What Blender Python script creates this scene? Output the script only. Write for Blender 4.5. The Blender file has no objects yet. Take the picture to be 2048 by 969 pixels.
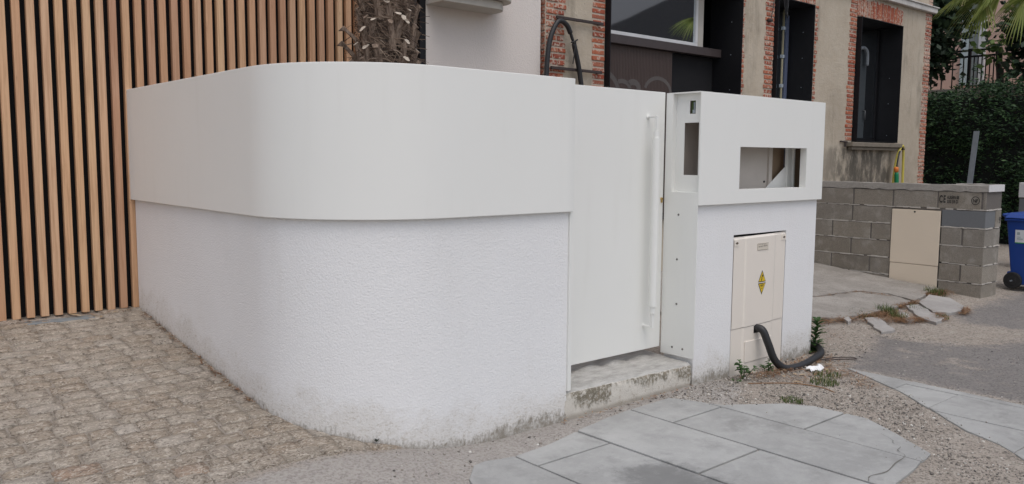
import bpy, bmesh, math, random
import numpy as np
from mathutils import Vector, Matrix
random.seed(7); rng = np.random.default_rng(7)
R = math.radians
scene = bpy.context.scene
COL = scene.collection

# ------------------------------------------------------------------ camera
cam = bpy.data.cameras.new("camera"); cam_o = bpy.data.objects.new("camera", cam); COL.objects.link(cam_o)
cam.sensor_fit = 'HORIZONTAL'; cam.sensor_width = 36.0; cam.lens = 29.246
cam.clip_start = 0.05; cam.clip_end = 600
rt = Vector((0.75666762, -0.6537661, 0.00663402)); up = Vector((0.06057944, 0.08021054, 0.99493538)); fw = Vector((0.65098713, 0.75243349, -0.1002975))
m = Matrix((rt, up, -fw)).transposed().to_4x4(); m.translation = Vector((0, 0, 1.55))
cam_o.matrix_world = m
scene.camera = cam_o

# ------------------------------------------------------------------ sky, sun, exposure
SUN_DIR = Vector((-0.13, -0.36, 0.92)).normalized()
el = math.asin(SUN_DIR.z); az = math.atan2(SUN_DIR.x, SUN_DIR.y)
world = bpy.data.worlds.new("World"); scene.world = world; world.use_nodes = True
wn = world.node_tree; bg = wn.nodes['Background']
sky = wn.nodes.new('ShaderNodeTexSky'); sky.sky_type = 'NISHITA'; sky.sun_disc = False
sky.sun_elevation = el; sky.sun_rotation = az; sky.air_density = 1.0; sky.dust_density = 3.5; sky.ozone_density = 1.0
hs = wn.nodes.new('ShaderNodeHueSaturation'); hs.inputs['Saturation'].default_value = 0.56
wn.links.new(sky.outputs[0], hs.inputs['Color']); wn.links.new(hs.outputs[0], bg.inputs['Color'])
bg.inputs['Strength'].default_value = 0.15
sun = bpy.data.lights.new("sun", 'SUN'); sun_o = bpy.data.objects.new("sun", sun); COL.objects.link(sun_o)
sun.energy = 0.5; sun.angle = R(50); sun.color = (1.0, 0.98, 0.96)
sun_o.rotation_euler = (-SUN_DIR).to_track_quat('-Z', 'Y').to_euler()
scene.view_settings.view_transform = 'Standard'; scene.view_settings.look = 'None'
scene.view_settings.gamma = 1.0; scene.view_settings.use_curve_mapping = False
scene.view_settings.exposure = 0.16
scene.cycles.max_bounces = 8; scene.cycles.diffuse_bounces = 5

# ------------------------------------------------------------------ node helpers
class NT:
    def __init__(s, name):
        s.m = bpy.data.materials.new(name); s.m.use_nodes = True; s.t = s.m.node_tree; s.b = s.t.nodes['Principled BSDF']
        s._pos = None
    def n(s, typ, **kw):
        nd = s.t.nodes.new(typ)
        for k, v in kw.items(): setattr(nd, k, v)
        return nd
    def put(s, sock, v):
        if v is None: return
        if hasattr(v, 'links') or isinstance(v, bpy.types.NodeSocket): s.t.links.new(v, sock)
        else:
            if isinstance(v, (tuple, list)) and len(v) == 3 and sock.type == 'RGBA': v = (*v, 1)
            sock.default_value = v
    def pos(s):
        if s._pos is None: s._pos = s.n('ShaderNodeNewGeometry').outputs['Position']
        return s._pos
    def obj(s): return s.n('ShaderNodeTexCoord').outputs['Object']
    def isl(s): return s.n('ShaderNodeNewGeometry').outputs['Random Per Island']
    def attr(s, name): return s.n('ShaderNodeAttribute', attribute_name=name).outputs['Fac']
    def mapv(s, v, scale=(1, 1, 1), loc=(0, 0, 0)):
        k = s.n('ShaderNodeMapping'); s.put(k.inputs[0], v); k.inputs['Scale'].default_value = scale; k.inputs['Location'].default_value = loc
        return k.outputs[0]
    def noise(s, scale, detail=3, rough=.55, v=None, dist=0, out=0):
        k = s.n('ShaderNodeTexNoise'); s.put(k.inputs['Vector'], v if v is not None else s.pos())
        k.inputs['Scale'].default_value = scale; k.inputs['Detail'].default_value = detail; k.inputs['Roughness'].default_value = rough; k.inputs['Distortion'].default_value = dist
        return k.outputs[out]
    def vor(s, scale, v=None, feature='F1', out=0):
        k = s.n('ShaderNodeTexVoronoi', feature=feature); s.put(k.inputs['Vector'], v if v is not None else s.pos()); k.inputs['Scale'].default_value = scale
        return k.outputs[out]
    def ramp(s, f, stops, interp='LINEAR'):
        k = s.n('ShaderNodeValToRGB'); s.put(k.inputs[0], f); r = k.color_ramp; r.interpolation = interp
        while len(r.elements) < len(stops): r.elements.new(.5)
        for e, (p, c) in zip(r.elements, stops):
            e.position = p; e.color = (c, c, c, 1) if isinstance(c, (int, float)) else (*c, 1)
        return k.outputs[0]
    def mix(s, f, a, b, mode='MIX'):
        k = s.n('ShaderNodeMix', data_type='RGBA', blend_type=mode); s.put(k.inputs[0], f); s.put(k.inputs[6], a); s.put(k.inputs[7], b)
        return k.outputs[2]
    def math(s, op, a, b=0.0, clamp=False):
        k = s.n('ShaderNodeMath', operation=op, use_clamp=clamp); s.put(k.inputs[0], a); s.put(k.inputs[1], b)
        return k.outputs[0]
    def mr(s, v, a, b, c=0, d=1, smooth=True):
        k = s.n('ShaderNodeMapRange', interpolation_type='SMOOTHSTEP' if smooth else 'LINEAR')
        s.put(k.inputs[0], v); 
        for i, x in enumerate((a, b, c, d)): k.inputs[i + 1].default_value = x
        return k.outputs[0]
    def bump(s, h, strength=.3, dist=.01, normal=None):
        k = s.n('ShaderNodeBump'); s.put(k.inputs['Height'], h); k.inputs['Strength'].default_value = strength; k.inputs['Distance'].default_value = dist
        if normal is not None: s.put(k.inputs['Normal'], normal)
        return k.outputs[0]
    def fin(s, col, rough=.8, normal=None, metal=0, spec=None):
        s.put(s.b.inputs['Base Color'], col); s.put(s.b.inputs['Roughness'], rough); s.put(s.b.inputs['Metallic'], metal)
        if normal is not None: s.put(s.b.inputs['Normal'], normal)
        if spec is not None: s.b.inputs['Specular IOR Level'].default_value = spec
        return s.m

def plain(name, c, rough=.6, metal=0, var=.12, scale=6, bump=.0, bscale=200):
    t = NT(name); f = t.noise(scale, 4)
    k = t.mix(f, tuple(x * (1 - var) for x in c), tuple(min(1, x * (1 + var)) for x in c))
    return t.fin(k, rough, t.bump(t.noise(bscale, 2), bump, .002) if bump else None, metal)

MAT = {}
# satin off-white lacquered sheet metal
t = NT("white_lacquer"); a = t.noise(1.3, 3); streak = t.noise(9, 3, v=t.mapv(t.pos(), (1, 1, .12)))
c = t.mix(a, (.79, .79, .755), (.83, .83, .80)); c = t.mix(t.math('MULTIPLY', t.mr(streak, .55, .8), .10), c, (.62, .60, .55))
MAT['lacquer'] = t.fin(c, t.mr(t.noise(25, 2), .3, .7, .36, .46), t.bump(t.noise(3, 2), .05, .01), spec=.35)
# rough white wall render, dirty near the ground
t = NT("white_render"); hg = t.attr('hg')
n1 = t.noise(95, 4, .65); n2 = t.noise(28, 4, .6); n3 = t.noise(2.2, 3); pits = t.mr(t.vor(60, feature='F1'), .0, .17, 1, 0); pm = t.mr(t.noise(7, 2), .52, .62)
grain = t.math('MULTIPLY', t.mr(t.vor(85), .05, .30, 1, 0), t.mr(t.noise(14, 3), .46, .62))
h = t.math('ADD', t.math('ADD', t.math('MULTIPLY', n2, .22), t.math('MULTIPLY', grain, .18)), t.math('ADD', t.math('MULTIPLY', n1, .75), t.math('MULTIPLY', t.math('MULTIPLY', pits, pm), -.5)))
c = t.mix(n3, (.79, .787, .787), (.83, .828, .827))
c = t.mix(t.math('MULTIPLY', t.math('MULTIPLY', t.mr(t.vor(55), .0, .10, 1, 0), t.mr(t.noise(11, 2), .56, .62)), .55), c, (.33, .31, .29))
wav = t.noise(4.5, 5, .7)
lim = t.math('SUBTRACT', hg, t.mr(wav, .3, .75, 0, .17))
spots = t.noise(72, 5, .8, v=t.mapv(t.pos(), (.6, .6, 1)))
d1 = t.math('MULTIPLY', t.mr(lim, -.02, .17, 1, 0), t.mr(spots, .50, .64))
c = t.mix(t.math('MULTIPLY', d1, .5), c, (.38, .33, .255))
c = t.mix(t.math('MULTIPLY', t.mr(lim, -.04, .16, 1, 0), .30), c, (.52, .47, .39))
c = t.mix(t.mr(t.noise(1.1, 5, .65, v=t.mapv(t.pos(), (1, 1, .6))), .46, .66, 0, .10), c, (.66, .62, .57)); c = t.mix(t.mr(t.noise(3.4, 4, .7, v=t.mapv(t.pos(), (1, 1, .16))), .58, .75, 0, .10), c, (.58, .54, .49))
sx = t.n('ShaderNodeSeparateXYZ'); t.put(sx.inputs[0], t.pos()); heavy = t.math('MULTIPLY', t.mr(sx.outputs[0], 2.5, 3.0), t.mr(sx.outputs[0], 3.9, 4.3, 1, .55))
lim2 = t.math('SUBTRACT', hg, t.math('MULTIPLY', t.mr(t.noise(3.2, 5, .7), .30, .72, .01, .085), t.math('ADD', t.math('MULTIPLY', heavy, .8), .32)))
spk = t.noise(75, 4, .75, v=t.mapv(t.pos(), (1, 1, .4)))
d2 = t.math('MULTIPLY', t.mr(t.math('ADD', t.math('MULTIPLY', lim2, 6.0), spk), .28, .66, 1, 0), t.mr(t.noise(22, 4, .7), .25, .6, .35, 1))
c = t.mix(t.math('MULTIPLY', d2, .8), c, (.20, .172, .128))
# fine scratches and splashes
scr = t.math('MULTIPLY', t.mr(t.noise(16, 5, .8, dist=2.5), .70, .74), t.mr(hg, .05, .6, .8, .0))
c = t.mix(t.math('MULTIPLY', scr, .6), c, (.30, .28, .25))
MAT['render'] = t.fin(c, .9, t.bump(h, .6, .009), spec=.2)
# wood slats
t = NT("cedar_slat"); r = t.isl(); v = t.mapv(t.pos(), (1, 1, .035)); off = t.math('MULTIPLY', r, 37.0)
cb = t.n('ShaderNodeCombineXYZ'); t.put(cb.inputs[2], off); av = t.n('ShaderNodeVectorMath', operation='ADD'); t.put(av.inputs[0], v); t.put(av.inputs[1], cb.outputs[0])
g1 = t.noise(70, 5, .6, v=av.outputs[0], dist=.6); g2 = t.noise(5, 3, v=av.outputs[0])
c = t.ramp(r, [(0, (.66, .40, .235)), (.25, (.56, .315, .19)), (.45, (.72, .46, .27)), (.65, (.52, .29, .185)), (.8, (.68, .44, .28)), (1, (.75, .50, .29))])
c = t.mix(t.mr(g1, .35, .75, 0, .55), c, (.36, .17, .085)); c = t.mix(t.mr(g2, .45, .8, 0, .35), c, (.66, .44, .27))
kn = t.math('MULTIPLY', t.mr(t.vor(2.3, v=t.mapv(t.pos(), (6, 6, 1))), .02, .07, 1, 0), .7)
c = t.mix(kn, c, (.16, .07, .035))
MAT['wood'] = t.fin(c, .55, t.bump(g1, .12, .003), spec=.3)
MAT['black_board'] = plain("black_board", (.022, .022, .024), .9); MAT['black_board'].node_tree.nodes['Principled BSDF'].inputs['Specular IOR Level'].default_value = .1
MAT['black_metal'] = plain("black_metal", (.012, .012, .014), .5, 0, .2, 3, .05, 60); MAT['black_metal'].node_tree.nodes['Principled BSDF'].inputs['Specular IOR Level'].default_value = .22
# grey-beige pebbled render of the modern house
t = NT("beige_render"); sp = t.vor(75); c = t.mix(t.noise(1.5, 3), (.68, .62, .575), (.75, .69, .645))
c = t.mix(t.math('MULTIPLY', t.mr(sp, .0, .13, 1, 0), t.mr(t.noise(20, 2), .45, .6)), c, (.24, .21, .19))
MAT['beige_render'] = t.fin(c, .9, t.bump(t.math('ADD', t.noise(70, 4, .7), t.math('MULTIPLY', sp, .4)), .5, .008))
MAT['concrete_pale'] = plain("pale_concrete", (.50, .47, .42), .85, 0, .15, 5, .25, 60)
# old house cement stucco
t = NT("old_stucco"); a = t.noise(1.4, 5, .62); b = t.noise(9, 5, .7); pv = t.mapv(t.pos(), (1, 1, .22))
c = t.ramp(a, [(.25, (.38, .32, .25)), (.5, (.475, .405, .315)), (.75, (.54, .47, .375))])
c = t.mix(t.mr(b, .4, .75, 0, .35), c, (.57, .515, .43))
c = t.mix(t.mr(t.noise(3.0, 5, .7, v=pv), .52, .72, 0, .6), c, (.24, .205, .16))
st = t.math('MULTIPLY', t.attr('stain'), t.mr(t.noise(5, 5, .72, v=t.mapv(t.pos(), (1, 1, .5))), .32, .60))
c = t.mix(t.math('MULTIPLY', st, .9), c, (.085, .075, .06))
hole = t.math('MULTIPLY', t.mr(t.vor(6), .0, .045, 1, 0), t.mr(t.noise(2.2, 1), .5, .55))
c = t.mix(hole, c, (.10, .085, .07))
MAT['stucco'] = t.fin(c, .92, t.bump(t.math('ADD', t.noise(40, 5, .7), t.math('MULTIPLY', b, 1.5)), .5, .012))
# bricks with lime smears
t = NT("old_brick"); r = t.isl(); n = t.noise(45, 5, .7)
c = t.ramp(r, [(0, (.40, .105, .05)), (.3, (.33, .075, .04)), (.55, (.47, .15, .075)), (.75, (.27, .065, .04)), (1, (.44, .17, .10))])
c = t.mix(t.mr(n, .4, .8, 0, .5), c, (.22, .06, .035))
lime = t.mr(t.math('ADD', t.noise(26, 5, .7), t.math('MULTIPLY', t.noise(1.6, 2), .35)), .67, .76)
c = t.mix(t.math('MULTIPLY', lime, .75), c, (.58, .49, .40))
MAT['brick'] = t.fin(c, .9, t.bump(n, .6, .008))
t = NT("lime_mortar"); n = t.noise(40, 5, .7)
MAT['mortar'] = t.fin(t.mix(n, (.40, .33, .26), (.60, .52, .43)), .95, t.bump(n, .7, .01))
# glass panes: dark, mirror-like
t = NT("window_glass"); MAT['glass'] = t.fin((.80, .86, .90), .03, t.bump(t.noise(1.3, 1), .04, .02), 1.0)
MAT['white_pvc'] = plain("white_window_frame", (.72, .72, .72), .4)
t = NT("brown_sheet"); n = t.noise(30, 4, .6, v=t.mapv(t.pos(), (1, 1, .06)))
MAT['brown_sheet'] = t.fin(t.mix(n, (.060, .042, .037), (.085, .062, .056)), .5, spec=.3)
MAT['brown_beam'] = plain("brown_beam", (.062, .048, .047), .5, 0, .2)
MAT['chalk'] = plain("chalk_scrawl", (.100, .088, .084), .85)
MAT['weathered_stone'] = plain("weathered_stone", (.22, .19, .15), .9, 0, .4, 12, .6, 40)
MAT['cornice'] = plain("cornice_stone", (.55, .53, .50), .85, 0, .3, 9, .6, 40)
MAT['rust_iron'] = plain("rusty_iron", (.045, .032, .03), .7, 0, .4, 30, .3, 90)
MAT['rubber'] = plain("black_rubber", (.018, .018, .02), .5, 0, .3, 30, .1, 120)
MAT['steel'] = plain("galvanised_steel", (.34, .38, .42), .45, .6, .2, 14, .05, 60)
MAT['brass'] = plain("brass", (.55, .38, .14), .35, .8)
MAT['screw'] = plain("screw_steel", (.22, .21, .2), .4, .7)
# cream polyester cabinet
MAT['cream'] = plain("cream_polyester", (.79, .73, .655), .5, 0, .035, 3, .05, 120)
MAT['cream_dim'] = plain("faded_cream", (.76, .655, .52), .55, 0, .05, 3, .05, 120)
MAT['yellow_sign'] = plain("yellow_sign", (.72, .50, .02), .5)
MAT['ink'] = plain("black_ink", (.02, .02, .02), .7)
MAT['painted_gap_shade'] = plain("painted_gap_shade", (.01, .01, .01), .9)  # near-black colour standing in for the shade inside gaps and slots
MAT['label_paper'] = plain("label_plate", (.66, .60, .51), .5)
# concrete block
t = NT("concrete_block"); r = t.isl(); n = t.noise(120, 4, .75); b = t.noise(6, 5, .7); vv = t.vor(140)
c = t.ramp(r, [(0, (.25, .22, .18)), (.4, (.32, .285, .235)), (.7, (.28, .255, .22)), (1, (.37, .33, .275))])
c = t.mix(t.mr(n, .42, .62, 0, .55), c, (.14, .125, .105)); c = t.mix(t.mr(b, .48, .70, 0, .55), c, (.42, .39, .345)); c = t.mix(t.mr(t.noise(2.4, 4, .7), .5, .68, 0, .4), c, (.17, .155, .135))
MAT['block'] = t.fin(c, .95, t.bump(t.math('ADD', n, t.math('MULTIPLY', vv, .6)), .7, .008))
t = NT("slate_block"); n = t.noise(120, 4, .75); MAT['block_dark'] = t.fin(t.mix(n, (.13, .135, .14), (.20, .21, .22)), .95, t.bump(n, .6, .006))
t = NT("grey_mortar"); n = t.noise(60, 5, .75); MAT['grey_mortar'] = t.fin(t.mix(n, (.10, .09, .08), (.22, .20, .18)), .95, t.bump(n, .9, .012))
t = NT("mortar_bead"); n = t.noise(60, 5, .75); MAT['bead'] = t.fin(t.mix(n, (.40, .37, .33), (.60, .565, .515)), .95, t.bump(n, .9, .01))
t = NT("coping_mortar"); n = t.noise(35, 5, .75); MAT['coping'] = t.fin(t.mix(n, (.22, .205, .185), (.40, .375, .34)), .95, t.bump(n, .8, .015))
t = NT("white_chalky"); n = t.noise(35, 5, .7); MAT['white_block'] = t.fin(t.mix(n, (.55, .55, .55), (.75, .74, .73)), .95, t.bump(n, .6, .01))
# paving setts
t = NT("stone_sett"); r = t.isl(); n1 = t.noise(40, 3, .62, v=t.mapv(t.pos(), (.75, 1.15, 1)), dist=1.5); n2 = t.noise(10, 4, .65); n3 = t.noise(130, 3, .7, dist=.8); big = t.noise(.9, 3)
c = t.ramp(r, [(0, (.33, .255, .185)), (.2, (.38, .325, .26)), (.45, (.43, .385, .325)), (.62, (.35, .275, .20)), (.78, (.50, .46, .41)), (.9, (.42, .37, .31)), (.965, (.40, .36, .31)), (.985, (.36, .19, .10)), (1, (.33, .295, .26))])
c = t.mix(.27, c, (.74, .62, .505))
c = t.mix(t.mr(n2, .35, .7, 0, .45), c, (.40, .355, .30))
c = t.mix(t.mr(big, .47, .68, 0, .22), c, (.27, .205, .14))
c = t.mix(t.mr(n1, .54, .62, 0, .68), c, (.13, .10, .075)); c = t.mix(t.mr(t.noise(44, 3, .62, v=t.mapv(t.pos(), (.75, 1.15, 1), (3, 7, 1)), dist=1.5), .52, .60, 0, .78), c, (.72, .65, .56)); c = t.mix(t.mr(n3, .56, .66, 0, .25), c, (.15, .12, .09))
c = t.mix(t.math('MULTIPLY', t.mr(t.noise(26, 3, .7, dist=1.5), .62, .7), .55), c, (.10, .085, .065))
MAT['sett'] = t.fin(c, .92, t.bump(t.math('ADD', t.math('MULTIPLY', n1, -1.8), n3), .9, .016))
# pale cast concrete slab
def slab_mat(name, lo, hi, dark, stain=None, grit=.22):
    t = NT(name); r = t.isl(); a = t.noise(1.7, 5, .65, dist=.4); b = t.noise(14, 5, .7); f = t.noise(150 if grit < .5 else 55, 3, .7, dist=.8)
    c = t.mix(t.mr(a, .3, .7), lo, hi); c = t.mix(t.math('MULTIPLY', r, .30), c, tuple(x * .82 for x in lo))
    c = t.mix(t.mr(t.noise(1.1, 5, .68, dist=.8), .52, .70, 0, .6), c, dark); c = t.mix(t.mr(t.noise(5.5, 5, .72), .52, .68, 0, .3), c, dark); c = t.mix(t.mr(b, .45, .75, 0, .3), c, tuple(min(1, x * 1.15) for x in hi))
    c = t.mix(t.mr(f, .54, .68, 0, grit), c, tuple(x * .5 for x in lo))
    if stain:
        vd = t.n('ShaderNodeVectorMath', operation='DISTANCE'); t.put(vd.inputs[0], t.pos()); vd.inputs[1].default_value = (*stain, 0)
        sm = t.mr(t.math('ADD', vd.outputs['Value'], t.math('MULTIPLY', t.math('SUBTRACT', t.noise(6, 6, .75), .5), .7)), .12, .34, 1, 0); c = t.mix(t.math('MULTIPLY', sm, .7), c, (.13, .13, .127))
    sc = t.math('MULTIPLY', t.mr(t.vor(16), .0, .055, 1, 0), t.mr(t.noise(2.6, 2), .5, .6))
    c = t.mix(t.math('MULTIPLY', sc, .85), c, (.06, .055, .05))
    return t.fin(c, .85, t.bump(t.math('ADD', f, b), .25, .004))
MAT['slab'] = slab_mat("cast_slab", (.30, .30, .292), (.41, .41, .398), (.19, .188, .18), stain=(3.1, 2.42))
MAT['drive'] = slab_mat("worn_concrete", (.26, .24, .215), (.38, .355, .325), (.19, .172, .152), grit=.75)
MAT['fragment'] = slab_mat("broken_slab", (.32, .305, .29), (.44, .42, .40), (.26, .245, .23))
t = NT("doorstep_concrete"); hg = t.attr('hg'); a = t.noise(6, 5, .7, v=t.mapv(t.pos(), (1, 2.2, 1))); f = t.noise(110, 4, .7)
ctop = t.mix(t.mr(a, .3, .7), (.31, .30, .28), (.50, .49, .465)); ctop = t.mix(t.mr(f, .5, .75, 0, .4), ctop, (.22, .20, .18))
cfr = t.mix(t.noise(12, 5, .7), (.62, .58, .51), (.72, .69, .63))
moss = t.math('MULTIPLY', t.mr(t.math('SUBTRACT', hg, t.math('ADD', t.mr(t.noise(5, 3, .6, v=t.mapv(t.pos(), (1, 1, .1))), .36, .60, .145, .035), t.math('MULTIPLY', t.math('SUBTRACT', t.noise(26, 5, .75, v=t.mapv(t.pos(), (1, 1, .25))), .5), .16))), -.02, .03), t.mr(t.noise(48, 5, .75), .36, .56, .12, 1))
cfr = t.mix(t.math('MULTIPLY', moss, .92), cfr, (.15, .128, .085))
cfr = t.mix(t.math('MULTIPLY', t.mr(t.noise(24, 5, .75), .52, .66), .55), cfr, (.40, .335, .255))
cfr = t.mix(t.math('MULTIPLY', t.mr(hg, .0, .03, 1, 0), .5), cfr, (.26, .215, .16))
cfr = t.mix(t.mr(hg, .142, .15), cfr, (.66, .64, .60))
up_ = t.n('ShaderNodeSeparateXYZ'); t.put(up_.inputs[0], t.n('ShaderNodeNewGeometry').outputs['Normal'])
MAT['step'] = t.fin(t.mix(t.mr(up_.outputs[2], .55, .75), cfr, ctop), .92, t.bump(t.math('ADD', f, a), .6, .010))
# bare ground with asphalt and rough apron concrete worked into it
t = NT("bare_ground"); asp = t.attr('asph'); apr = t.attr('apron'); wob = t.math('MULTIPLY', t.math('SUBTRACT', t.noise(5, 6, .72), .5), .55); wob2 = t.math('MULTIPLY', t.math('SUBTRACT', t.noise(11, 6, .75), .5), .22)
g1 = t.noise(55, 5, .75); g2 = t.noise(7, 4, .65); g3 = t.noise(1.2, 3); vv = t.vor(70)
c = t.mix(g3, (.33, .285, .24), (.42, .37, .32)); c = t.mix(t.mr(g2, .4, .7, 0, .5), c, (.46, .42, .37))
c = t.mix(t.mr(g1, .48, .62, 0, .8), c, (.14, .12, .10))
fl = t.mr(t.noise(34, 4, .65, v=t.mapv(t.pos(), loc=(5, 1, 0)), dist=1.2), .56, .64); c = t.mix(t.math('MULTIPLY', fl, .7), c, (.115, .10, .085))
peb = t.math('MULTIPLY', t.mr(t.vor(45), .12, .30, 1, 0), t.mr(t.noise(6, 3), .45, .6))
c = t.mix(t.math('MULTIPLY', peb, .45), c, t.mix(t.vor(45, out=1), (.12, .115, .11), (.46, .42, .36)))
ca = t.mix(t.noise(2, 4, .6), (.19, .174, .165), (.265, .248, .234)); ca = t.mix(t.mr(g1, .50, .62, 0, .75), ca, (.085, .08, .075)); ca = t.mix(t.math('MULTIPLY', t.mr(t.vor(60), .0, .25, 1, 0), t.mr(t.noise(9, 3), .45, .6)), ca, (.42, .40, .37)); ca = t.mix(t.mr(t.noise(4, 5, .7), .55, .72, 0, .5), ca, (.34, .30, .25))
ma = t.math('MULTIPLY', t.mr(t.math('ADD', asp, t.math('ADD', wob, t.math('MULTIPLY', t.math('SUBTRACT', g1, .5), .35))), -.10, .14), t.mr(t.noise(1.7, 5, .7), .66, .56, .25, 1))
c = t.mix(ma, c, ca)
cp = t.mix(t.noise(4, 5, .7), (.34, .312, .285), (.46, .432, .40)); cp = t.mix(t.mr(g1, .42, .66, 0, .7), cp, (.20, .175, .16)); cp = t.mix(t.mr(vv, .0, .22, .4, 0), cp, (.56, .52, .48))
mp = t.mr(t.math('ADD', apr, wob2), -.03, .04)
c = t.mix(mp, c, cp)
MAT['ground'] = t.fin(c, .97, t.bump(t.math('ADD', t.math('MULTIPLY', g1, 1.2), t.math('ADD', g2, t.math('MULTIPLY', vv, .5))), .8, .014))
# plants
def leaf_mat(name, a, b, c_, tr=.25):
    t = NT(name); r = t.isl(); k = t.ramp(r, [(0, a), (.6, b), (1, c_)])
    t.fin(k, .55, spec=.3)
    ts = t.n('ShaderNodeBsdfTranslucent'); t.put(ts.inputs[0], k); mx = t.n('ShaderNodeMixShader'); mx.inputs[0].default_value = tr
    out = t.t.nodes['Material Output']; t.t.links.new(t.b.outputs[0], mx.inputs[1]); t.t.links.new(ts.outputs[0], mx.inputs[2]); t.t.links.new(mx.outputs[0], out.inputs[0])
    return t.m
MAT['hedge'] = leaf_mat("hedge_leaf", (.012, .028, .014), (.030, .068, .028), (.075, .14, .05), .08)
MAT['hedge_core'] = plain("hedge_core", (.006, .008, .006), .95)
MAT['tree_leaf'] = leaf_mat("tree_leaf", (.012, .026, .016), (.026, .048, .026), (.05, .085, .04), .12)
MAT['fig_leaf'] = leaf_mat("bright_leaf", (.05, .10, .03), (.09, .16, .05), (.16, .24, .07), .3)
MAT['weed'] = leaf_mat("weed_leaf", (.035, .075, .022), (.06, .12, .035), (.085, .16, .05), .2)
MAT['grass'] = leaf_mat("grass_blade", (.05, .09, .025), (.09, .14, .04), (.22, .21, .09), .2)
MAT['frond'] = leaf_mat("palm_frond", (.16, .21, .05), (.26, .31, .09), (.42, .42, .17), .35)
MAT['litter'] = leaf_mat("dry_needles", (.17, .075, .035), (.26, .135, .065), (.40, .29, .18), .05)
MAT['dry'] = leaf_mat("dry_leaf", (.35, .25, .15), (.47, .36, .23), (.24, .13, .07), .1)
MAT['bark'] = plain("bark", (.045, .036, .03), .95, 0, .4, 20, .8, 30)
t = NT("palm_fibre"); n = t.noise(30, 5, .75, v=t.mapv(t.pos(), (1, 1, 3))); MAT['palm_trunk'] = t.fin(t.mix(n, (.03, .021, .017), (.12, .092, .075)), .95, t.bump(n, 1, .03))
t = NT("fibre_hair"); MAT['fibre'] = t.fin(t.ramp(t.isl(), [(0, (.045, .028, .020)), (.55, (.125, .083, .058)), (.85, (.23, .165, .12)), (1, (.34, .265, .20))]), .9)
t = NT("leaf_base"); n = t.noise(60, 4, .7, v=t.mapv(t.pos(), (1, 1, .15))); MAT['leaf_base'] = t.fin(t.mix(t.mr(n, .3, .7), (.075, .048, .034), (.31, .235, .18)), .9, t.bump(n, .7, .006))
MAT['cut_wood'] = plain("cut_end", (.46, .40, .33), .9, 0, .35, 60)
MAT['blue_plastic'] = plain("blue_plastic", (.014, .055, .27), .42, 0, .08, 4)
MAT['tyre'] = plain("tyre", (.015, .015, .016), .7)
MAT['sticker'] = plain("white_sticker", (.75, .77, .78), .5)
MAT['green_ink'] = plain("green_ink", (.05, .35, .08), .5)
MAT['grey_ink'] = plain("grey_ink", (.35, .42, .42), .6)
MAT['yellow_hose'] = plain("yellow_hose", (.62, .52, .10), .5, 0, .2, 20)
MAT['green_grip'] = plain("green_grip", (.01, .24, .10), .45)
MAT['orange'] = plain("orange_plastic", (.80, .22, .04), .45)
MAT['paper'] = plain("white_paper", (.80, .80, .80), .8)
MAT['pink_wall'] = plain("pink_render", (.74, .50, .41), .9, 0, .1, 2, .2, 40)
MAT['shutter'] = plain("pale_blue_shutter", (.55, .64, .66), .6)
MAT['wood_dark'] = plain("brown_board", (.22, .155, .10), .7, 0, .2, 5)
MAT['roof_tile'] = plain("roof_tile", (.05, .045, .045), .9, 0, .3, 8)
MAT['wall_far'] = plain("far_render", (.30, .27, .24), .9)
MAT['slate'] = plain("slate_strip", (.20, .225, .24), .7, 0, .25, 12, .2, 50)
MAT['film'] = plain("blue_film", (.13, .155, .24), .35, 0, .4, 40)
MAT['peb'] = (lambda t: t.fin(t.ramp(t.isl(), [(0, (.10, .092, .085)), (.35, (.19, .17, .15)), (.6, (.33, .29, .25)), (.85, (.44, .40, .35)), (1, (.66, .64, .60))]), .9))(NT("pebble"))

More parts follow.
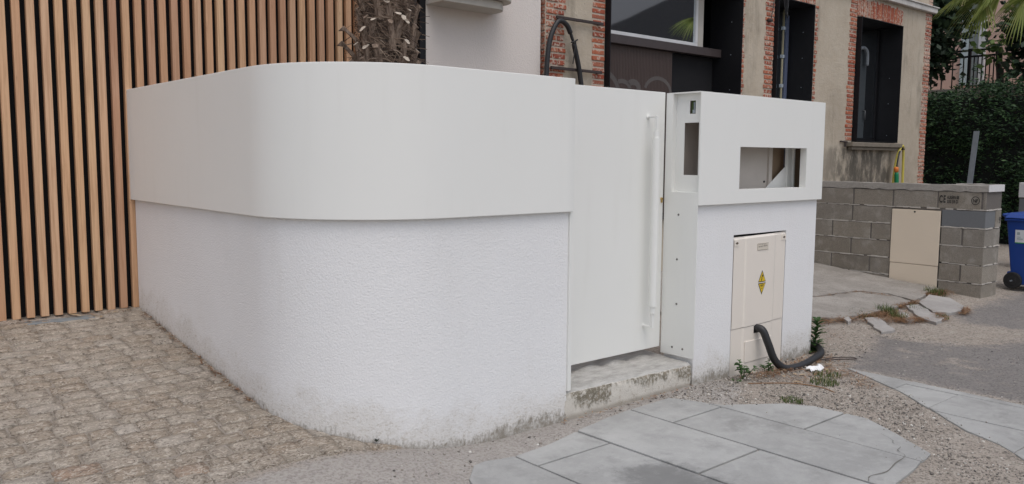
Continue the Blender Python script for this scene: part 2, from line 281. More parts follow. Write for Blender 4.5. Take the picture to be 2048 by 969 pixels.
# ------------------------------------------------------------------ mesh helpers
ORG = {}
class MB:
    def __init__(s): s.v = []; s.f = []; s.mi = []; s.at = {}
    def add(s, vs, fs, mi=0, **at):
        o = len(s.v); s.v += [tuple(x) for x in vs]; s.f += [tuple(i + o for i in f) for f in fs]; s.mi += [mi] * len(fs)
        for k, x in at.items(): s.at.setdefault(k, {}).update({o + i: (x[i] if isinstance(x, (list, tuple)) else x) for i in range(len(vs))})
        return s
    def box(s, x0, x1, y0, y1, z0, z1, mi=0, **at):
        return s.add([(x0, y0, z0), (x1, y0, z0), (x1, y1, z0), (x0, y1, z0), (x0, y0, z1), (x1, y0, z1), (x1, y1, z1), (x0, y1, z1)],
                     [(0, 3, 2, 1), (4, 5, 6, 7), (0, 1, 5, 4), (1, 2, 6, 5), (2, 3, 7, 6), (3, 0, 4, 7)], mi, **at)
    def prism(s, poly, d, mi=0):      # poly: list of 3D points; d: extrusion vector
        n = len(poly); d = Vector(d); a = [Vector(p) for p in poly]; b = [p + d for p in a]
        return s.add(a + b, [tuple(range(n))[::-1], tuple(range(n, 2 * n))] + [(i, (i + 1) % n, n + (i + 1) % n, n + i) for i in range(n)], mi)
    def tube(s, pts, r, n=10, mi=0, cap=True):
        pts = [Vector(p) for p in pts]; rs = r if isinstance(r, (list, tuple)) else [r] * len(pts)
        vs = []; fs = []; prev = None
        for i, p in enumerate(pts):
            d = (pts[min(i + 1, len(pts) - 1)] - pts[max(i - 1, 0)]).normalized()
            if prev is None: u = d.orthogonal().normalized()
            else: u = (prev - d * prev.dot(d)).normalized()
            prev = u; w = d.cross(u)
            for k in range(n):
                a = 2 * math.pi * k / n; vs.append(p + (u * math.cos(a) + w * math.sin(a)) * rs[i])
        for i in range(len(pts) - 1):
            for k in range(n): fs.append((i * n + k, i * n + (k + 1) % n, (i + 1) * n + (k + 1) % n, (i + 1) * n + k))
        if cap: fs.append(tuple(range(n))[::-1]); fs.append(tuple((len(pts) - 1) * n + k for k in range(n)))
        return s.add(vs, fs, mi)
    def build(s, name, mats, parent=None, bevel=0, smooth=False, seg=2):
        org = ORG.get(parent.as_pointer(), Vector((0, 0, 0))) if parent else s.base()
        me = bpy.data.meshes.new(name); me.from_pydata([tuple(Vector(p) - org) for p in s.v], [], s.f)
        for mm in (mats if isinstance(mats, (list, tuple)) else [mats]): me.materials.append(mm)
        me.polygons.foreach_set('material_index', s.mi)
        for k, dct in s.at.items():
            a = me.attributes.new(k, 'FLOAT', 'POINT'); a.data.foreach_set('value', [float(dct.get(i, 0)) for i in range(len(s.v))])
        if smooth: me.polygons.foreach_set('use_smooth', [True] * len(me.polygons))
        me.update(); o = bpy.data.objects.new(name, me); COL.objects.link(o)
        if parent: o.parent = parent; ORG[o.as_pointer()] = org
        else: o.location = org; ORG[o.as_pointer()] = org
        if bevel:
            b = o.modifiers.new('bevel', 'BEVEL'); b.width = bevel; b.segments = seg; b.limit_method = 'ANGLE'; b.angle_limit = R(40)
        return o
    def base(s):
        a = np.array(s.v); return Vector(((a[:, 0].min() + a[:, 0].max()) / 2, (a[:, 1].min() + a[:, 1].max()) / 2, a[:, 2].min()))
def thing(name, label, cat, loc, group=None):
    o = bpy.data.objects.new(name, None); COL.objects.link(o); o.location = loc; o.empty_display_size = .2
    o['label'] = label; o['category'] = cat
    if group: o['group'] = group
    ORG[o.as_pointer()] = Vector(loc); return o
def tag(o, label, cat, group=None, kind=None):
    o['label'] = label; o['category'] = cat
    if group: o['group'] = group
    if kind: o['kind'] = kind
    return o
def struct(o): o['kind'] = 'structure'; return o
def raw_mesh(name, V, F, mats, parent=None, mi=None, kind=None, smooth=False):
    """V (n,3) array, F (m,k) array of equal-sized faces."""
    org = ORG.get(parent.as_pointer(), Vector((0, 0, 0))) if parent else Vector((V[:, 0].mean(), V[:, 1].mean(), V[:, 2].min()))
    me = bpy.data.meshes.new(name); k = F.shape[1]
    me.vertices.add(len(V)); me.vertices.foreach_set('co', (V - np.array(org)).astype(np.float32).ravel())
    me.loops.add(F.size); me.loops.foreach_set('vertex_index', F.astype(np.int32).ravel())
    me.polygons.add(len(F)); me.polygons.foreach_set('loop_start', np.arange(0, F.size, k, dtype=np.int32))
    if smooth: me.polygons.foreach_set('use_smooth', np.ones(len(F), bool))
    for mm in (mats if isinstance(mats, (list, tuple)) else [mats]): me.materials.append(mm)
    if mi is not None: me.polygons.foreach_set('material_index', mi.astype(np.int32))
    me.update(calc_edges=True); me.validate()
    o = bpy.data.objects.new(name, me); COL.objects.link(o)
    if parent: o.parent = parent
    else: o.location = org
    ORG[o.as_pointer()] = org
    if kind: o['kind'] = kind
    return o
def smooth_path(pts, n=8):
    P = [Vector(p) for p in pts]; P = [P[0] * 2 - P[1]] + P + [P[-1] * 2 - P[-2]]; out = []
    for i in range(1, len(P) - 2):
        for k in range(n):
            t = k / n; a, b, c, d = P[i - 1:i + 3]
            out.append(.5 * ((2 * b) + (c - a) * t + (2 * a - 5 * b + 4 * c - d) * t * t + (3 * b - a - 3 * c + d) * t ** 3))
    out.append(P[-2]); return out
def text(s, size, name, mat, parent, origin, xdir, ydir, off=.0012, align='LEFT', sx=1.0):
    cu = bpy.data.curves.new(name, 'FONT'); cu.body = s; cu.size = size; cu.extrude = .0004; cu.align_x = align; cu.offset = size * .022
    tmp = bpy.data.objects.new(name, cu); COL.objects.link(tmp); dg = bpy.context.evaluated_depsgraph_get()
    me = bpy.data.meshes.new_from_object(tmp.evaluated_get(dg)); bpy.data.objects.remove(tmp)
    x = Vector(xdir).normalized(); y = Vector(ydir).normalized(); z = x.cross(y)
    o = bpy.data.objects.new(name, me); COL.objects.link(o); me.materials.clear(); me.materials.append(mat)
    org = ORG[parent.as_pointer()]; mm = Matrix((x, y, z)).transposed().to_4x4(); me.transform(mm @ Matrix.Diagonal((sx, 1, 1, 1)))
    me.transform(Matrix.Translation(Vector(origin) + z * off - org)); o.parent = parent; ORG[o.as_pointer()] = org
    return o

def sst(x, a, b):
    t = np.clip((np.asarray(x, float) - a) / (b - a), 0, 1); return t * t * (3 - 2 * t)
def ground_z(x, y):
    x = np.asarray(x, float); y = np.asarray(y, float)
    hl = np.where(y > 4.05, .212 + .124 * (np.minimum(y, 8) - 4.05), .137 + .127 * (y - 3.46))
    hl = np.where(y < 3.46, .137 * sst(y, 2.7, 3.46), hl)
    left = hl * (1 - sst(x, 1.75, 2.92)) * sst(x, -12, -6)
    right = .088 * np.clip(y - 3.5, 0, 3.2) * sst(x, 5.9, 6.8) * (1 - sst(x, 10.6, 12) * .7)
    return left + right
def gz(x, y): return float(ground_z(x, y))
def sdist(px, py, poly):
    px = np.asarray(px, float); py = np.asarray(py, float); d = np.full(px.shape, 1e9); ins = np.zeros(px.shape, bool); n = len(poly)
    for i in range(n):
        (x0, y0), (x1, y1) = poly[i], poly[(i + 1) % n]; ex, ey = x1 - x0, y1 - y0
        t = np.clip(((px - x0) * ex + (py - y0) * ey) / (ex * ex + ey * ey + 1e-12), 0, 1)
        d = np.minimum(d, np.hypot(px - x0 - t * ex, py - y0 - t * ey))
        cond = ((y0 > py) != (y1 > py)) & (px < (x1 - x0) * (py - y0) / (y1 - y0 + 1e-12) + x0); ins ^= cond
    return np.where(ins, d, -d)
def clip(poly, x0, x1, y0, y1):
    def cut(p, f, g):
        out = []
        for i in range(len(p)):
            a, b = p[i], p[(i + 1) % len(p)]; fa, fb = f(a), f(b)
            if fa >= 0: out.append(a)
            if (fa >= 0) != (fb >= 0): t = fa / (fa - fb); out.append((a[0] + t * (b[0] - a[0]), a[1] + t * (b[1] - a[1])))
        return out
    for f in (lambda q: q[0] - x0, lambda q: x1 - q[0], lambda q: q[1] - y0, lambda q: y1 - q[1]):
        poly = cut(poly, f, None)
        if len(poly) < 3: return []
    return poly
def roughen(poly, step=.06, amp=.012, seed=0):
    r = random.Random(seed); out = []
    for i in range(len(poly)):
        a = Vector(poly[i]); b = Vector(poly[(i + 1) % len(poly)]); n = max(1, int((b - a).length / step)); nrm = Vector((-(b - a).y, (b - a).x)).normalized()
        for k in range(n):
            p = a.lerp(b, k / n) + nrm * (r.uniform(-amp, amp) if k else 0); out.append((p.x, p.y))
    return out

F_Y = 6.13          # plane of the house fronts
# ------------------------------------------------------------------ ground
def axis(fine0, fine1, step, lo, hi): return np.array(sorted(set(lo + [round(x, 4) for x in np.arange(fine0, fine1, step)] + hi)))
gx = axis(1.2, 12.0, .045, [-150, -60, -25, -12, -8, -5, -3, -1, 0, .6], [12.5, 13, 14, 16, 18, 22, 30, 60, 150])
gy = axis(.9, 6.25, .045, [-150, -60, -25, -10, -5, -2, 0], [6.6, 7.5, 9, 12, 20, 50, 150])
GX, GY = np.meshgrid(gx, gy, indexing='ij')
ASPH1 = [(5.93, 3.0), (6.5, 3.15), (7.22, 3.40), (7.34, 3.08), (7.42, 2.80), (7.65, 2.62), (8.15, 2.45), (9.3, 2.0), (9.3, -4), (5.93, -4)]
ASPH2 = [(8.55, 3.26), (9.3, 3.42), (10.3, 3.44), (20, 3.4), (20, -4), (10.6, -4), (9.6, 1.6), (8.5, 2.7)]
APRON = [(-2, 3.44), (2.3, 3.47), (2.6, 3.52), (4.9, 3.52), (5.02, 3.40), (4.85, 3.18), (4.45, 2.96), (4.0, 2.5), (2.0, 2.0), (-2, 2.0)]
SLAB = [(2.36, 3.029), (2.484, 3.15), (2.578, 3.178), (2.78, 3.165), (3.03, 3.19), (3.30, 3.245), (3.60, 3.30), (3.89, 3.325), (4.24, 3.33), (4.385, 3.01), (4.71, 2.785), (4.807, 2.633), (4.822, 2.458), (4.83, 2.30), (4.735, 2.134), (4.50, 1.783), (3.86, 1.70), (3.0, 1.5), (2.3, 1.9), (2.2, 2.6)]
SLAB2 = [(5.907, 2.975), (5.863, 1.774), (5.85, -1.2), (4.5, -1.2), (4.5, 1.0), (4.784, 1.43), (4.951, 1.609), (5.058, 1.818), (5.33, 2.13), (5.583, 2.435)]
asph = np.maximum(sdist(GX, GY, ASPH1), sdist(GX, GY, ASPH2)); apron = sdist(GX, GY, APRON)
GZ = ground_z(GX, GY) - .007
bump_n = sum(np.sin(GX * a + b) * np.sin(GY * c + d) * e for a, b, c, d, e in [(9.1, 1, 7.7, 2, .004), (17, 3, 23, .5, .0025), (41, .3, 37, 1.7, .0012), (3.1, 2, 2.7, 1, .005)])
fine = (GX > 1.2) & (GX < 12) & (GY > .9) & (GY < 6.25)
GZ = GZ + np.where(fine, bump_n * np.where(asph > 0, .4, .6), 0) - .003
GZ -= .045 * np.exp(-(((GX - 5.45) / .55) ** 2 + ((GY - 3.38) / .13) ** 2))     # hollow in front of the cabinet
ni, nj = GX.shape; idx = np.arange(ni * nj).reshape(ni, nj)
Fq = np.stack([idx[:-1, :-1], idx[1:, :-1], idx[1:, 1:], idx[:-1, 1:]], -1).reshape(-1, 4)
g = raw_mesh("ground", np.stack([GX, GY, GZ], -1).reshape(-1, 3), Fq, MAT['ground'], smooth=True); struct(g)
for nm, arr in (('asph', asph), ('apron', apron)):
    a = g.data.attributes.new(nm, 'FLOAT', 'POINT'); a.data.foreach_set('value', np.clip(arr, -3, 3).ravel())

def in_wall(x, y, m=0.0):
    if x < 1.82 + m or y < 3.44 + m: return False
    if x < 2.513 and y < 4.135: return math.hypot(x - 2.513, y - 4.135) < .69 - m
    return x < 3.42
# stone setts of the driveway
PV, PF = [], []
y = 3.475; row = 0
while y < 6.12:
    d = random.uniform(.098, .116); x = -.9 + random.uniform(0, .15)
    while x < 2.58:
        w = random.uniform(.115, .205) if random.random() < .8 else random.uniform(.085, .11)
        if y > 6.02 and 1.05 < x < 1.5: x += w; continue
        if not (in_wall(x, y, .02) and in_wall(x + w, y, .02) and in_wall(x + w, y + d, .02) and in_wall(x, y + d, .02)):
            xe = min(x + w, 2.56)
            if not (row == 0 and xe > 2.50):
                o = len(PV); j = lambda s=.006: random.uniform(-s, s); N = 5; dz = random.uniform(-.002, .0025); tx, ty = j(.003), j(.003); ys_ = y
                if row == 0: y += random.choice((-.012, 0, .012, .03))
                ge = random.choice((.001, .002, .003, .004, .008)); gn = random.choice((.001, .002, .003, .006))
                cs = [(x + .002 + j(.004), y + .002 + j(.004)), (xe - ge + j(.004), y + .002 + j(.004)), (xe - ge + j(.004), y + d - gn + j(.004)), (x + .002 + j(.004), y + d - gn + j(.004))]
                for a in range(N):
                    for b in range(N):
                        u, v = a / (N - 1), b / (N - 1)
                        px = (1 - u) * ((1 - v) * cs[0][0] + v * cs[3][0]) + u * ((1 - v) * cs[1][0] + v * cs[2][0])
                        py = (1 - u) * ((1 - v) * cs[0][1] + v * cs[3][1]) + u * ((1 - v) * cs[1][1] + v * cs[2][1])
                        e = (a in (0, N - 1)) + (b in (0, N - 1)); 
                        if e == 2: px += (.5 - u) * .003; py += (.5 - v) * .003
                        PV.append((px, py, gz(px, py) + .004 + dz + tx * (u - .5) + ty * (v - .5) - (.0042 if e == 1 else .0055 if e == 2 else 0) + j(.0022)))
                for a in range(N - 1):
                    for b in range(N - 1): i = o + a * N + b; PF.append((i, i + N, i + N + 1, i + 1))
                ring = [o + a * N for a in range(N)] + [o + (N - 1) * N + b for b in range(1, N)] + [o + a * N + N - 1 for a in range(N - 2, -1, -1)] + [o + b for b in range(N - 2, 0, -1)]
                q0 = len(PV); PV += [(PV[i][0], PV[i][1], PV[i][2] - .045) for i in ring]; nr = len(ring)
                for i in range(nr): PF.append((ring[i], q0 + i, q0 + (i + 1) % nr, ring[(i + 1) % nr]))
                y = ys_
        x += w
    y += d; row += 1
struct(raw_mesh("driveway_paving", np.array(PV), np.array(PF), MAT['sett'], smooth=True))
# sandy joint bed under the setts
jb = MB(); xs = np.arange(-1.0, 2.61, .1); ys = np.arange(3.44, 6.16, .1); n1 = len(ys)
jb.add([(min(a, 2.53), b + (.035 + .012 * math.sin(a * 19) if b < 3.45 else 0), gz(a, b) - (.0035 if b > 3.45 else .02)) for a in xs for b in ys], [(i * n1 + k, (i + 1) * n1 + k, (i + 1) * n1 + k + 1, i * n1 + k + 1) for i in range(len(xs) - 1) for k in range(n1 - 1)])
t = NT("joint_sand"); n = t.noise(70, 5, .75); MAT['joint'] = t.fin(t.mix(n, (.23, .20, .17), (.38, .34, .295)), .95, t.bump(n, .8, .01))
struct(jb.build("joint_bed", MAT['joint'], smooth=True))

def slab_tiles(name, poly, cells, mat, top, thick=.035, gap=.007, seed=0, parent=None, tilt=.002):
    r = random.Random(seed); mb = MB()
    for (x0, x1, y0, y1) in cells:
        p = clip(poly, x0 + gap, x1 - gap, y0 + gap, y1 - gap)
        if len(p) < 3: continue
        q = []
        for a in p:
            if not q or (Vector(a) - Vector(q[-1])).length > .004: q.append(a)
        dz = r.uniform(-tilt, tilt)
        mb.prism([(a[0], a[1], gz(a[0], a[1]) + top - thick + dz) for a in q], (0, 0, thick))
    return mb.build(name, mat, parent, bevel=.004)
xj = [2.0, 2.765, 3.31, 3.85, 4.34, 4.95]; yj = [1.2, 1.82, 2.405, 2.99, 3.4]
cells = []
for i, yy in enumerate([[1.0, 2.405, 3.4], [1.0, 1.82, 2.99, 3.6], [1.0, 2.405, 3.6], [1.0, 2.99, 3.6], [1.0, 2.43, 3.6]]):
    for k in range(len(yy) - 1): cells.append((xj[i], xj[i + 1], yy[k], yy[k + 1]))
struct(slab_tiles("sidewalk", roughen(SLAB, .09, .005, 3), cells, MAT['slab'], .003, seed=4))
ck = MB(); cpts = [(4.60, 2.10), (4.545, 2.01), (4.50, 1.985), (4.47, 1.93), (4.40, 1.915), (4.345, 1.85), (4.20, 1.835), (4.05, 1.81), (3.93, 1.835), (3.86, 1.81)]; V = []; r = random.Random(77)
for q in smooth_path([(a, b, .0075) for a, b in cpts], 4): w = r.uniform(.0008, .003) * (1.6 if q.x < 4.3 else 1); V += [(q.x + r.uniform(-.002, .002), q.y - w, .0062), (q.x, q.y + w, .0062)]
ck.add(V, [(2 * i, 2 * i + 2, 2 * i + 3, 2 * i + 1) for i in range(len(V) // 2 - 1)]); struct(ck.build("sidewalk_crack", plain("crack_dirt", (.15, .143, .13), .95)))
cells2 = [(5.62, 6.0, 2.49, 3.1), (5.79, 6.0, -2, 2.49), (5.30, 5.79, 2.145, 2.49), (5.30, 5.79, 1.5, 2.145), (5.62 - .32, 5.62, 2.49, 3.1), (4, 5.30, 1.5, 2.6), (4, 5.30, .9, 1.5), (4, 5.3, -2, .9), (5.3, 5.79, -2, 1.5)]
struct(slab_tiles("gutter_pavement", roughen(SLAB2, .09, .005, 5), cells2, MAT['slab'], .003, seed=8, gap=.003))
DRV_A = [(6.3, 4.75), (8.92, 4.42), (9.16, 4.18), (9.06, 3.84), (9.7, 3.99), (10.1, 4.02), (10.13, 6.12), (6.3, 6.12)]
DRV_B = [(6.25, 4.35), (7.25, 4.03), (7.48, 3.88), (8.02, 3.82), (8.52, 3.83), (9.02, 3.85), (9.11, 4.17), (8.90, 4.385), (6.25, 4.72)]
for k, P in enumerate((DRV_A, DRV_B)):
    P = roughen(P, .08, .02, 11 + k); mb = MB(); cell = []
    for a in np.arange(6.2, 10.2, .4):
        for b in np.arange(3.7, 6.2, .4):
            q = clip(P, a, a + .4, b, b + .4)
            if len(q) >= 3: mb.add([(u[0], u[1], gz(*u) + .022) for u in q], [tuple(range(len(q)))])
    for i in range(len(P)):
        a, b = P[i], P[(i + 1) % len(P)]
        mb.add([(a[0], a[1], gz(*a) + .022), (b[0], b[1], gz(*b) + .022), (b[0], b[1], gz(*b) - .03), (a[0], a[1], gz(*a) - .03)], [(0, 3, 2, 1)])
    struct(mb.build("concrete_driveway", MAT['drive']))
FR = [([(7.78, 3.77), (7.94, 3.71), (7.56, 3.37), (7.35, 3.4)], "long grey slab fragment with its tip on the asphalt edge"),
      ([(8.58, 3.81), (8.37, 3.63), (8.15, 3.45), (8.06, 3.48), (8.25, 3.66)], "narrow pointed slab fragment lying among grass and brown needles"),
      ([(8.74, 3.8), (8.94, 3.75), (8.48, 3.31), (8.18, 3.26), (8.32, 3.47)], "tapered grey slab fragment beside the largest broken piece"),
      ([(9.04, 3.79), (9.59, 3.92), (9.64, 3.71), (9.36, 3.46), (9.04, 3.37), (8.81, 3.38), (8.72, 3.52)], "largest broken slab piece, in front of the block wall end"),
      ([(7.5, 3.84), (7.63, 3.86), (7.52, 3.77), (7.42, 3.75)], "smallest slab chip at the front corner of the concrete driveway")]
for i, (P, lab) in enumerate(FR):
    P = roughen(P, .07, .012, 20 + i); mb = MB(); mb.prism([(a, b, gz(a, b) - .02) for a, b in P], (0, 0, .034 + .003 * i))
    tag(mb.build("slab_fragment", MAT['fragment'], bevel=.005), lab, "broken slab", "broken slab pieces by the driveway")

# ------------------------------------------------------------------ modern house with slats
mh = thing("modern_house", "modern house with vertical wooden slats and grey-beige render, behind the curved wall", "house", (2.5, F_Y, .45))
sl = MB(); k = 0
for i in range(-22, 40):
    x1 = 1.003 + .0829 * i; x0 = x1 - .0465 + random.uniform(-.0012, .0012)
    if x1 > 4.12: break
    dy = random.uniform(-.0015, .0015); sl.box(x0, x1, F_Y + .04 + dy, F_Y + .085, .478 + random.uniform(-.002, .002), 6.0)
sl.box(4.168, 4.205, F_Y + .04, F_Y + .105, .478, 6.0)
sl.build("slat_cladding", MAT['wood'], mh, bevel=.002)
mb = MB(); mb.box(-1.2, 4.20, F_Y + .125, F_Y + .30, .40, 6.0); mb.build("backing_board", MAT['black_board'], mh)
mb = MB(); mb.box(4.212, 4.252, F_Y - .02, F_Y + .11, .3, 6.0); mb.box(4.255, 4.285, F_Y - .005, F_Y + .11, .3, 6.0); mb.build("corner_trim", MAT['black_metal'], mh)
mb = MB(); mb.tube([(4.165, F_Y + .0, .35), (4.165, F_Y + .0, 6.0)], .022, 12); mb.build("downpipe", plain("blue_grey_pipe", (.035, .05, .075), .45), mh, smooth=True)
mb = MB(); mb.box(4.287, 5.655, F_Y, F_Y + .4, .1, 6.4); mb.build("rendered_wall", MAT['beige_render'], mh)
# balcony slab with a rounded free end
mb = MB()
def bal(x0, x1, y0, r, z0, z1, mi=0):
    pts = [(x0, F_Y), (x0, y0)] + [(x1 - r + r * math.sin(a), y0 + r - r * math.cos(a)) for a in np.linspace(0, math.pi / 2, 14)] + [(x1, F_Y)]
    mb.prism([(p[0], p[1], z0) for p in pts], (0, 0, z1 - z0), mi)
bal(4.29, 5.03, F_Y - .27, .16, 2.878, 2.952); bal(4.29, 5.11, F_Y - .33, .22, 2.955, 3.11)
mb.build("balcony_slab", MAT['concrete_pale'], mh, bevel=.006)
mb = MB(); mb.box(-1.3, 5.66, F_Y - .1, F_Y + 7, 6.4, 6.6); mb.build("roof", MAT['concrete_pale'], mh)
mb = MB(); mb.box(1.09, 1.50, 6.02, 6.155, .435, .465); mb.build("threshold_strip", MAT['slate'], mh, bevel=.006)

# ------------------------------------------------------------------ old brick house
bh = thing("brick_house", "old brick and cement house with black metal window boxes", "house", (10, F_Y, .3))
def plate(xs, zs, holes, y0, y1, mb, stain=None):
    """wall sheet in the X-Z plane with rectangular holes; xs, zs sorted breaks; holes set of (i, k) cells"""
    nx, nz = len(xs) - 1, len(zs) - 1; keep = lambda i, k: 0 <= i < nx and 0 <= k < nz and (i, k) not in holes
    vid = {}; V = []; Fc = []
    def v(i, k, b):
        if (i, k, b) not in vid: vid[(i, k, b)] = len(V); V.append((xs[i], y1 if b else y0, zs[k]))
        return vid[(i, k, b)]
    for i in range(nx):
        for k in range(nz):
            if not keep(i, k): continue
            Fc.append((v(i, k, 0), v(i + 1, k, 0), v(i + 1, k + 1, 0), v(i, k + 1, 0))); Fc.append((v(i, k, 1), v(i, k + 1, 1), v(i + 1, k + 1, 1), v(i + 1, k, 1)))
            if not keep(i - 1, k): Fc.append((v(i, k, 0), v(i, k + 1, 0), v(i, k + 1, 1), v(i, k, 1)))
            if not keep(i + 1, k): Fc.append((v(i + 1, k, 0), v(i + 1, k, 1), v(i + 1, k + 1, 1), v(i + 1, k + 1, 0)))
            if not keep(i, k - 1): Fc.append((v(i, k, 0), v(i, k, 1), v(i + 1, k, 1), v(i + 1, k, 0)))
            if not keep(i, k + 1): Fc.append((v(i, k + 1, 0), v(i + 1, k + 1, 0), v(i + 1, k + 1, 1), v(i, k + 1, 1)))
    kw = {'stain': [stain(*p) for p in V]} if stain else {}
    mb.add(V, Fc, 0, **kw); return mb
mb = MB()
xs = sorted([5.72, 6.575, 9.06, 9.775, 10.78, 11.96, 13.385, 14.48] + [11.8, 12.1, 12.4, 12.7, 13.0, 13.2, 13.5, 13.7]); zs = [0, .85, 1.0, 1.1, 1.2, 1.3, 1.4, 1.5, 1.6, 1.71, 1.82, 3.655, 5.2, 6.4]
def hole(x0, x1, z0, z1): return {(i, k) for i in range(len(xs) - 1) for k in range(len(zs) - 1) if xs[i] >= x0 - 1e-6 and xs[i + 1] <= x1 + 1e-6 and zs[k] >= z0 - 1e-6 and zs[k + 1] <= z1 + 1e-6}
H = hole(6.575, 9.06, .85, 3.655) | hole(9.775, 10.78, .85, 3.655) | hole(11.96, 13.385, 1.82, 3.655)
stain = lambda x, y, z: 1.0 if (11.75 < x < 13.25 and .99 < z < 1.75) else (.0)
plate(xs, zs, H, F_Y, F_Y + .42, mb, stain)
mb.box(14.08, 14.48, F_Y + .423, 14, 0, 6.4); mb.box(5.72, 6.1, F_Y + .423, 14, 0, 6.4); mb.box(6.103, 14.077, 13.6, 14, 0, 6.4)
mb.build("wall", MAT['stucco'], bh)
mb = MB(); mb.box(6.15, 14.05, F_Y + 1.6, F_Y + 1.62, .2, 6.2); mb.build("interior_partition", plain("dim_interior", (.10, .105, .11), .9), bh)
mb = MB(); mb.box(5.5, 14.8, F_Y - .35, 14.3, 6.402, 6.6); mb.build("roof", MAT['roof_tile'], bh)
# brick chains
def chain(name, x0, x1, z0, z1, ragl=0, ragr=0, cols=1, seed=0, side=None):
    r = random.Random(seed); mb = MB(); z = z0; row = 0
    mb.box(x0 + max(0, ragl * .6), x1 - max(0, ragr * .6), F_Y - .0035, F_Y + .05, z0, z1, 1)
    while z < z1 - .02:
        h = .050 + r.uniform(-.004, .004); a = x0 + r.uniform(0, ragl); b = x1 - r.uniform(0, ragr)
        cuts = [a, b] if cols == 1 else ([a, a + (b - a) * (.36 if row % 2 else .62), b])
        for c0, c1 in zip(cuts, cuts[1:]):
            p = r.uniform(.006, .017); mb.box(c0 + .004, c1 - .004, F_Y - p, F_Y + .04, z + .005 + r.uniform(0, .003), min(z + h, z1), 0)
        z += h + .0115; row += 1
    return mb.build(name, [MAT['brick'], MAT['mortar']], bh, bevel=.004, seg=1)
chain("brick_quoin", 5.722, 6.01, .9, 5.0, 0, .05, 2, 1); chain("brick_quoin", 6.375, 6.572, .9, 3.9, .02, .004, 1, 2)
chain("brick_quoin", 9.065, 9.135, .9, 3.9, 0, .035, 1, 3); chain("brick_quoin", 9.56, 9.772, .9, 3.9, .03, .004, 1, 4)
chain("brick_quoin", 10.785, 10.875, .9, 3.66, 0, .05, 1, 5); chain("brick_quoin", 11.735, 11.95, 1.84, 3.9, .035, .004, 1, 6)
chain("brick_quoin", 14.24, 14.475, .3, 3.96, .035, .002, 1, 7); chain("brick_quoin", 14.30, 14.475, 4.09, 6.3, .05, .002, 1, 8)
# brick side face of the corner
mb = MB(); r = random.Random(9); z = .9
mb.box(5.7165, 5.723, F_Y + .004, F_Y + .41, .9, 5, 1)
while z < 5.0:
    yy = F_Y - .005
    while yy < F_Y + .38: L = r.uniform(.11, .24); mb.box(5.705 + r.uniform(0, .006), 5.715, yy + .005, yy + L - .005, z + .005, z + .052); yy += L
    z += .0615
mb.build("brick_side", [MAT['brick'], MAT['mortar']], bh, bevel=.003, seg=1)
# soldier-course lintels
def lintel(x0, x1, z0, z1, seed):
    r = random.Random(seed); mb = MB(); mb.box(x0, x1, F_Y - .0045, F_Y + .05, z0, z1, 1); x = x0
    while x < x1 - .03:
        sh = (x - (x0 + x1) / 2) * .10; w = .047
        zt = z1 - r.uniform(0, .035); p = r.uniform(.008, .018)
        mb.prism([(x + .004, F_Y - p, z0 + .004), (x + w, F_Y - p, z0 + .004), (x + w + sh * .3, F_Y - p, zt), (x + .004 + sh * .3, F_Y - p, zt)], (0, .05, 0)); x += w + .011
    mb.build("brick_lintel", [MAT['brick'], MAT['mortar']], bh, bevel=.003, seg=1)
lintel(11.952, 13.40, 3.66, 3.93, 1); lintel(9.775, 10.78, 3.66, 3.93, 2)
mb = MB(); mb.box(5.70, 14.53, F_Y - .075, F_Y - .002, 3.972, 4.05); mb.box(5.70, 14.55, F_Y - .095, F_Y - .002, 4.053, 4.075); mb.build("cornice", MAT['cornice'], bh, bevel=.008)
# windows: black metal box linings with what stands inside them
def window(x0, x1, z0, z1, dfront, dback, th=.012):
    w = thing("window", "", "", (x0, F_Y, z0)); del w['label']; del w['category']; w.parent = bh; w.location = Vector((x0, F_Y, z0)) - ORG[bh.as_pointer()]
    mb = MB(); ya, yb = F_Y - dfront, F_Y + dback
    mb.box(x0, x0 + th, ya, yb, z0, z1); mb.box(x1 - th, x1, ya, yb, z0, z1); mb.box(x0 + th, x1 - th, ya, yb, z1 - th, z1); mb.box(x0 + th, x1 - th, ya, yb, z0, z0 + th)
    mb.build("frame", MAT['black_metal'], w, bevel=.002); return w
def studs(w, pts, r=.006):
    for (x, y, z) in pts:
        mb = MB(); mb.tube([(x, y, z), (x - .006, y, z)], r, 8); mb.build("screw", MAT['steel'], w)
w1 = window(6.58, 8.975, .87, 3.65, .075, .40)
mb = MB(); yw = F_Y + .245
mb.box(6.60, 8.50, yw, yw + .05, 2.925, 2.965); mb.box(8.46, 8.50, yw, yw + .05, 2.968, 3.63); mb.box(6.60, 6.64, yw, yw + .05, 2.968, 3.63); mb.build("sash", MAT['white_pvc'], w1, bevel=.003)
mb = MB(); mb.box(6.642, 8.457, yw + .02, yw + .028, 2.967, 3.63); mb.build("pane", MAT['glass'], w1)
mb = MB(); mb.box(6.594, 8.95, yw - .03, yw + .06, 2.825, 2.922); mb.build("transom", MAT['brown_beam'], w1, bevel=.004)
mb = MB(); mb.box(8.505, 8.62, yw + .01, yw + .12, 2.925, 3.63); mb.build("reveal_post", MAT['concrete_pale'], w1)
mb = MB(); x = 6.60
while x < 8.03: mb.box(x, x + .022, yw + .03, yw + .05, .9, 2.82); mb.box(x + .022, x + .026, yw + .032, yw + .05, .9, 2.82); x += .026
mb.build("shutter_panel", MAT['brown_sheet'], w1)
mb = MB(); mb.box(8.068, 8.95, yw + .10, yw + .11, .9, 2.82); mb.build("dark_panel", MAT['black_board'], w1)
mb = MB()
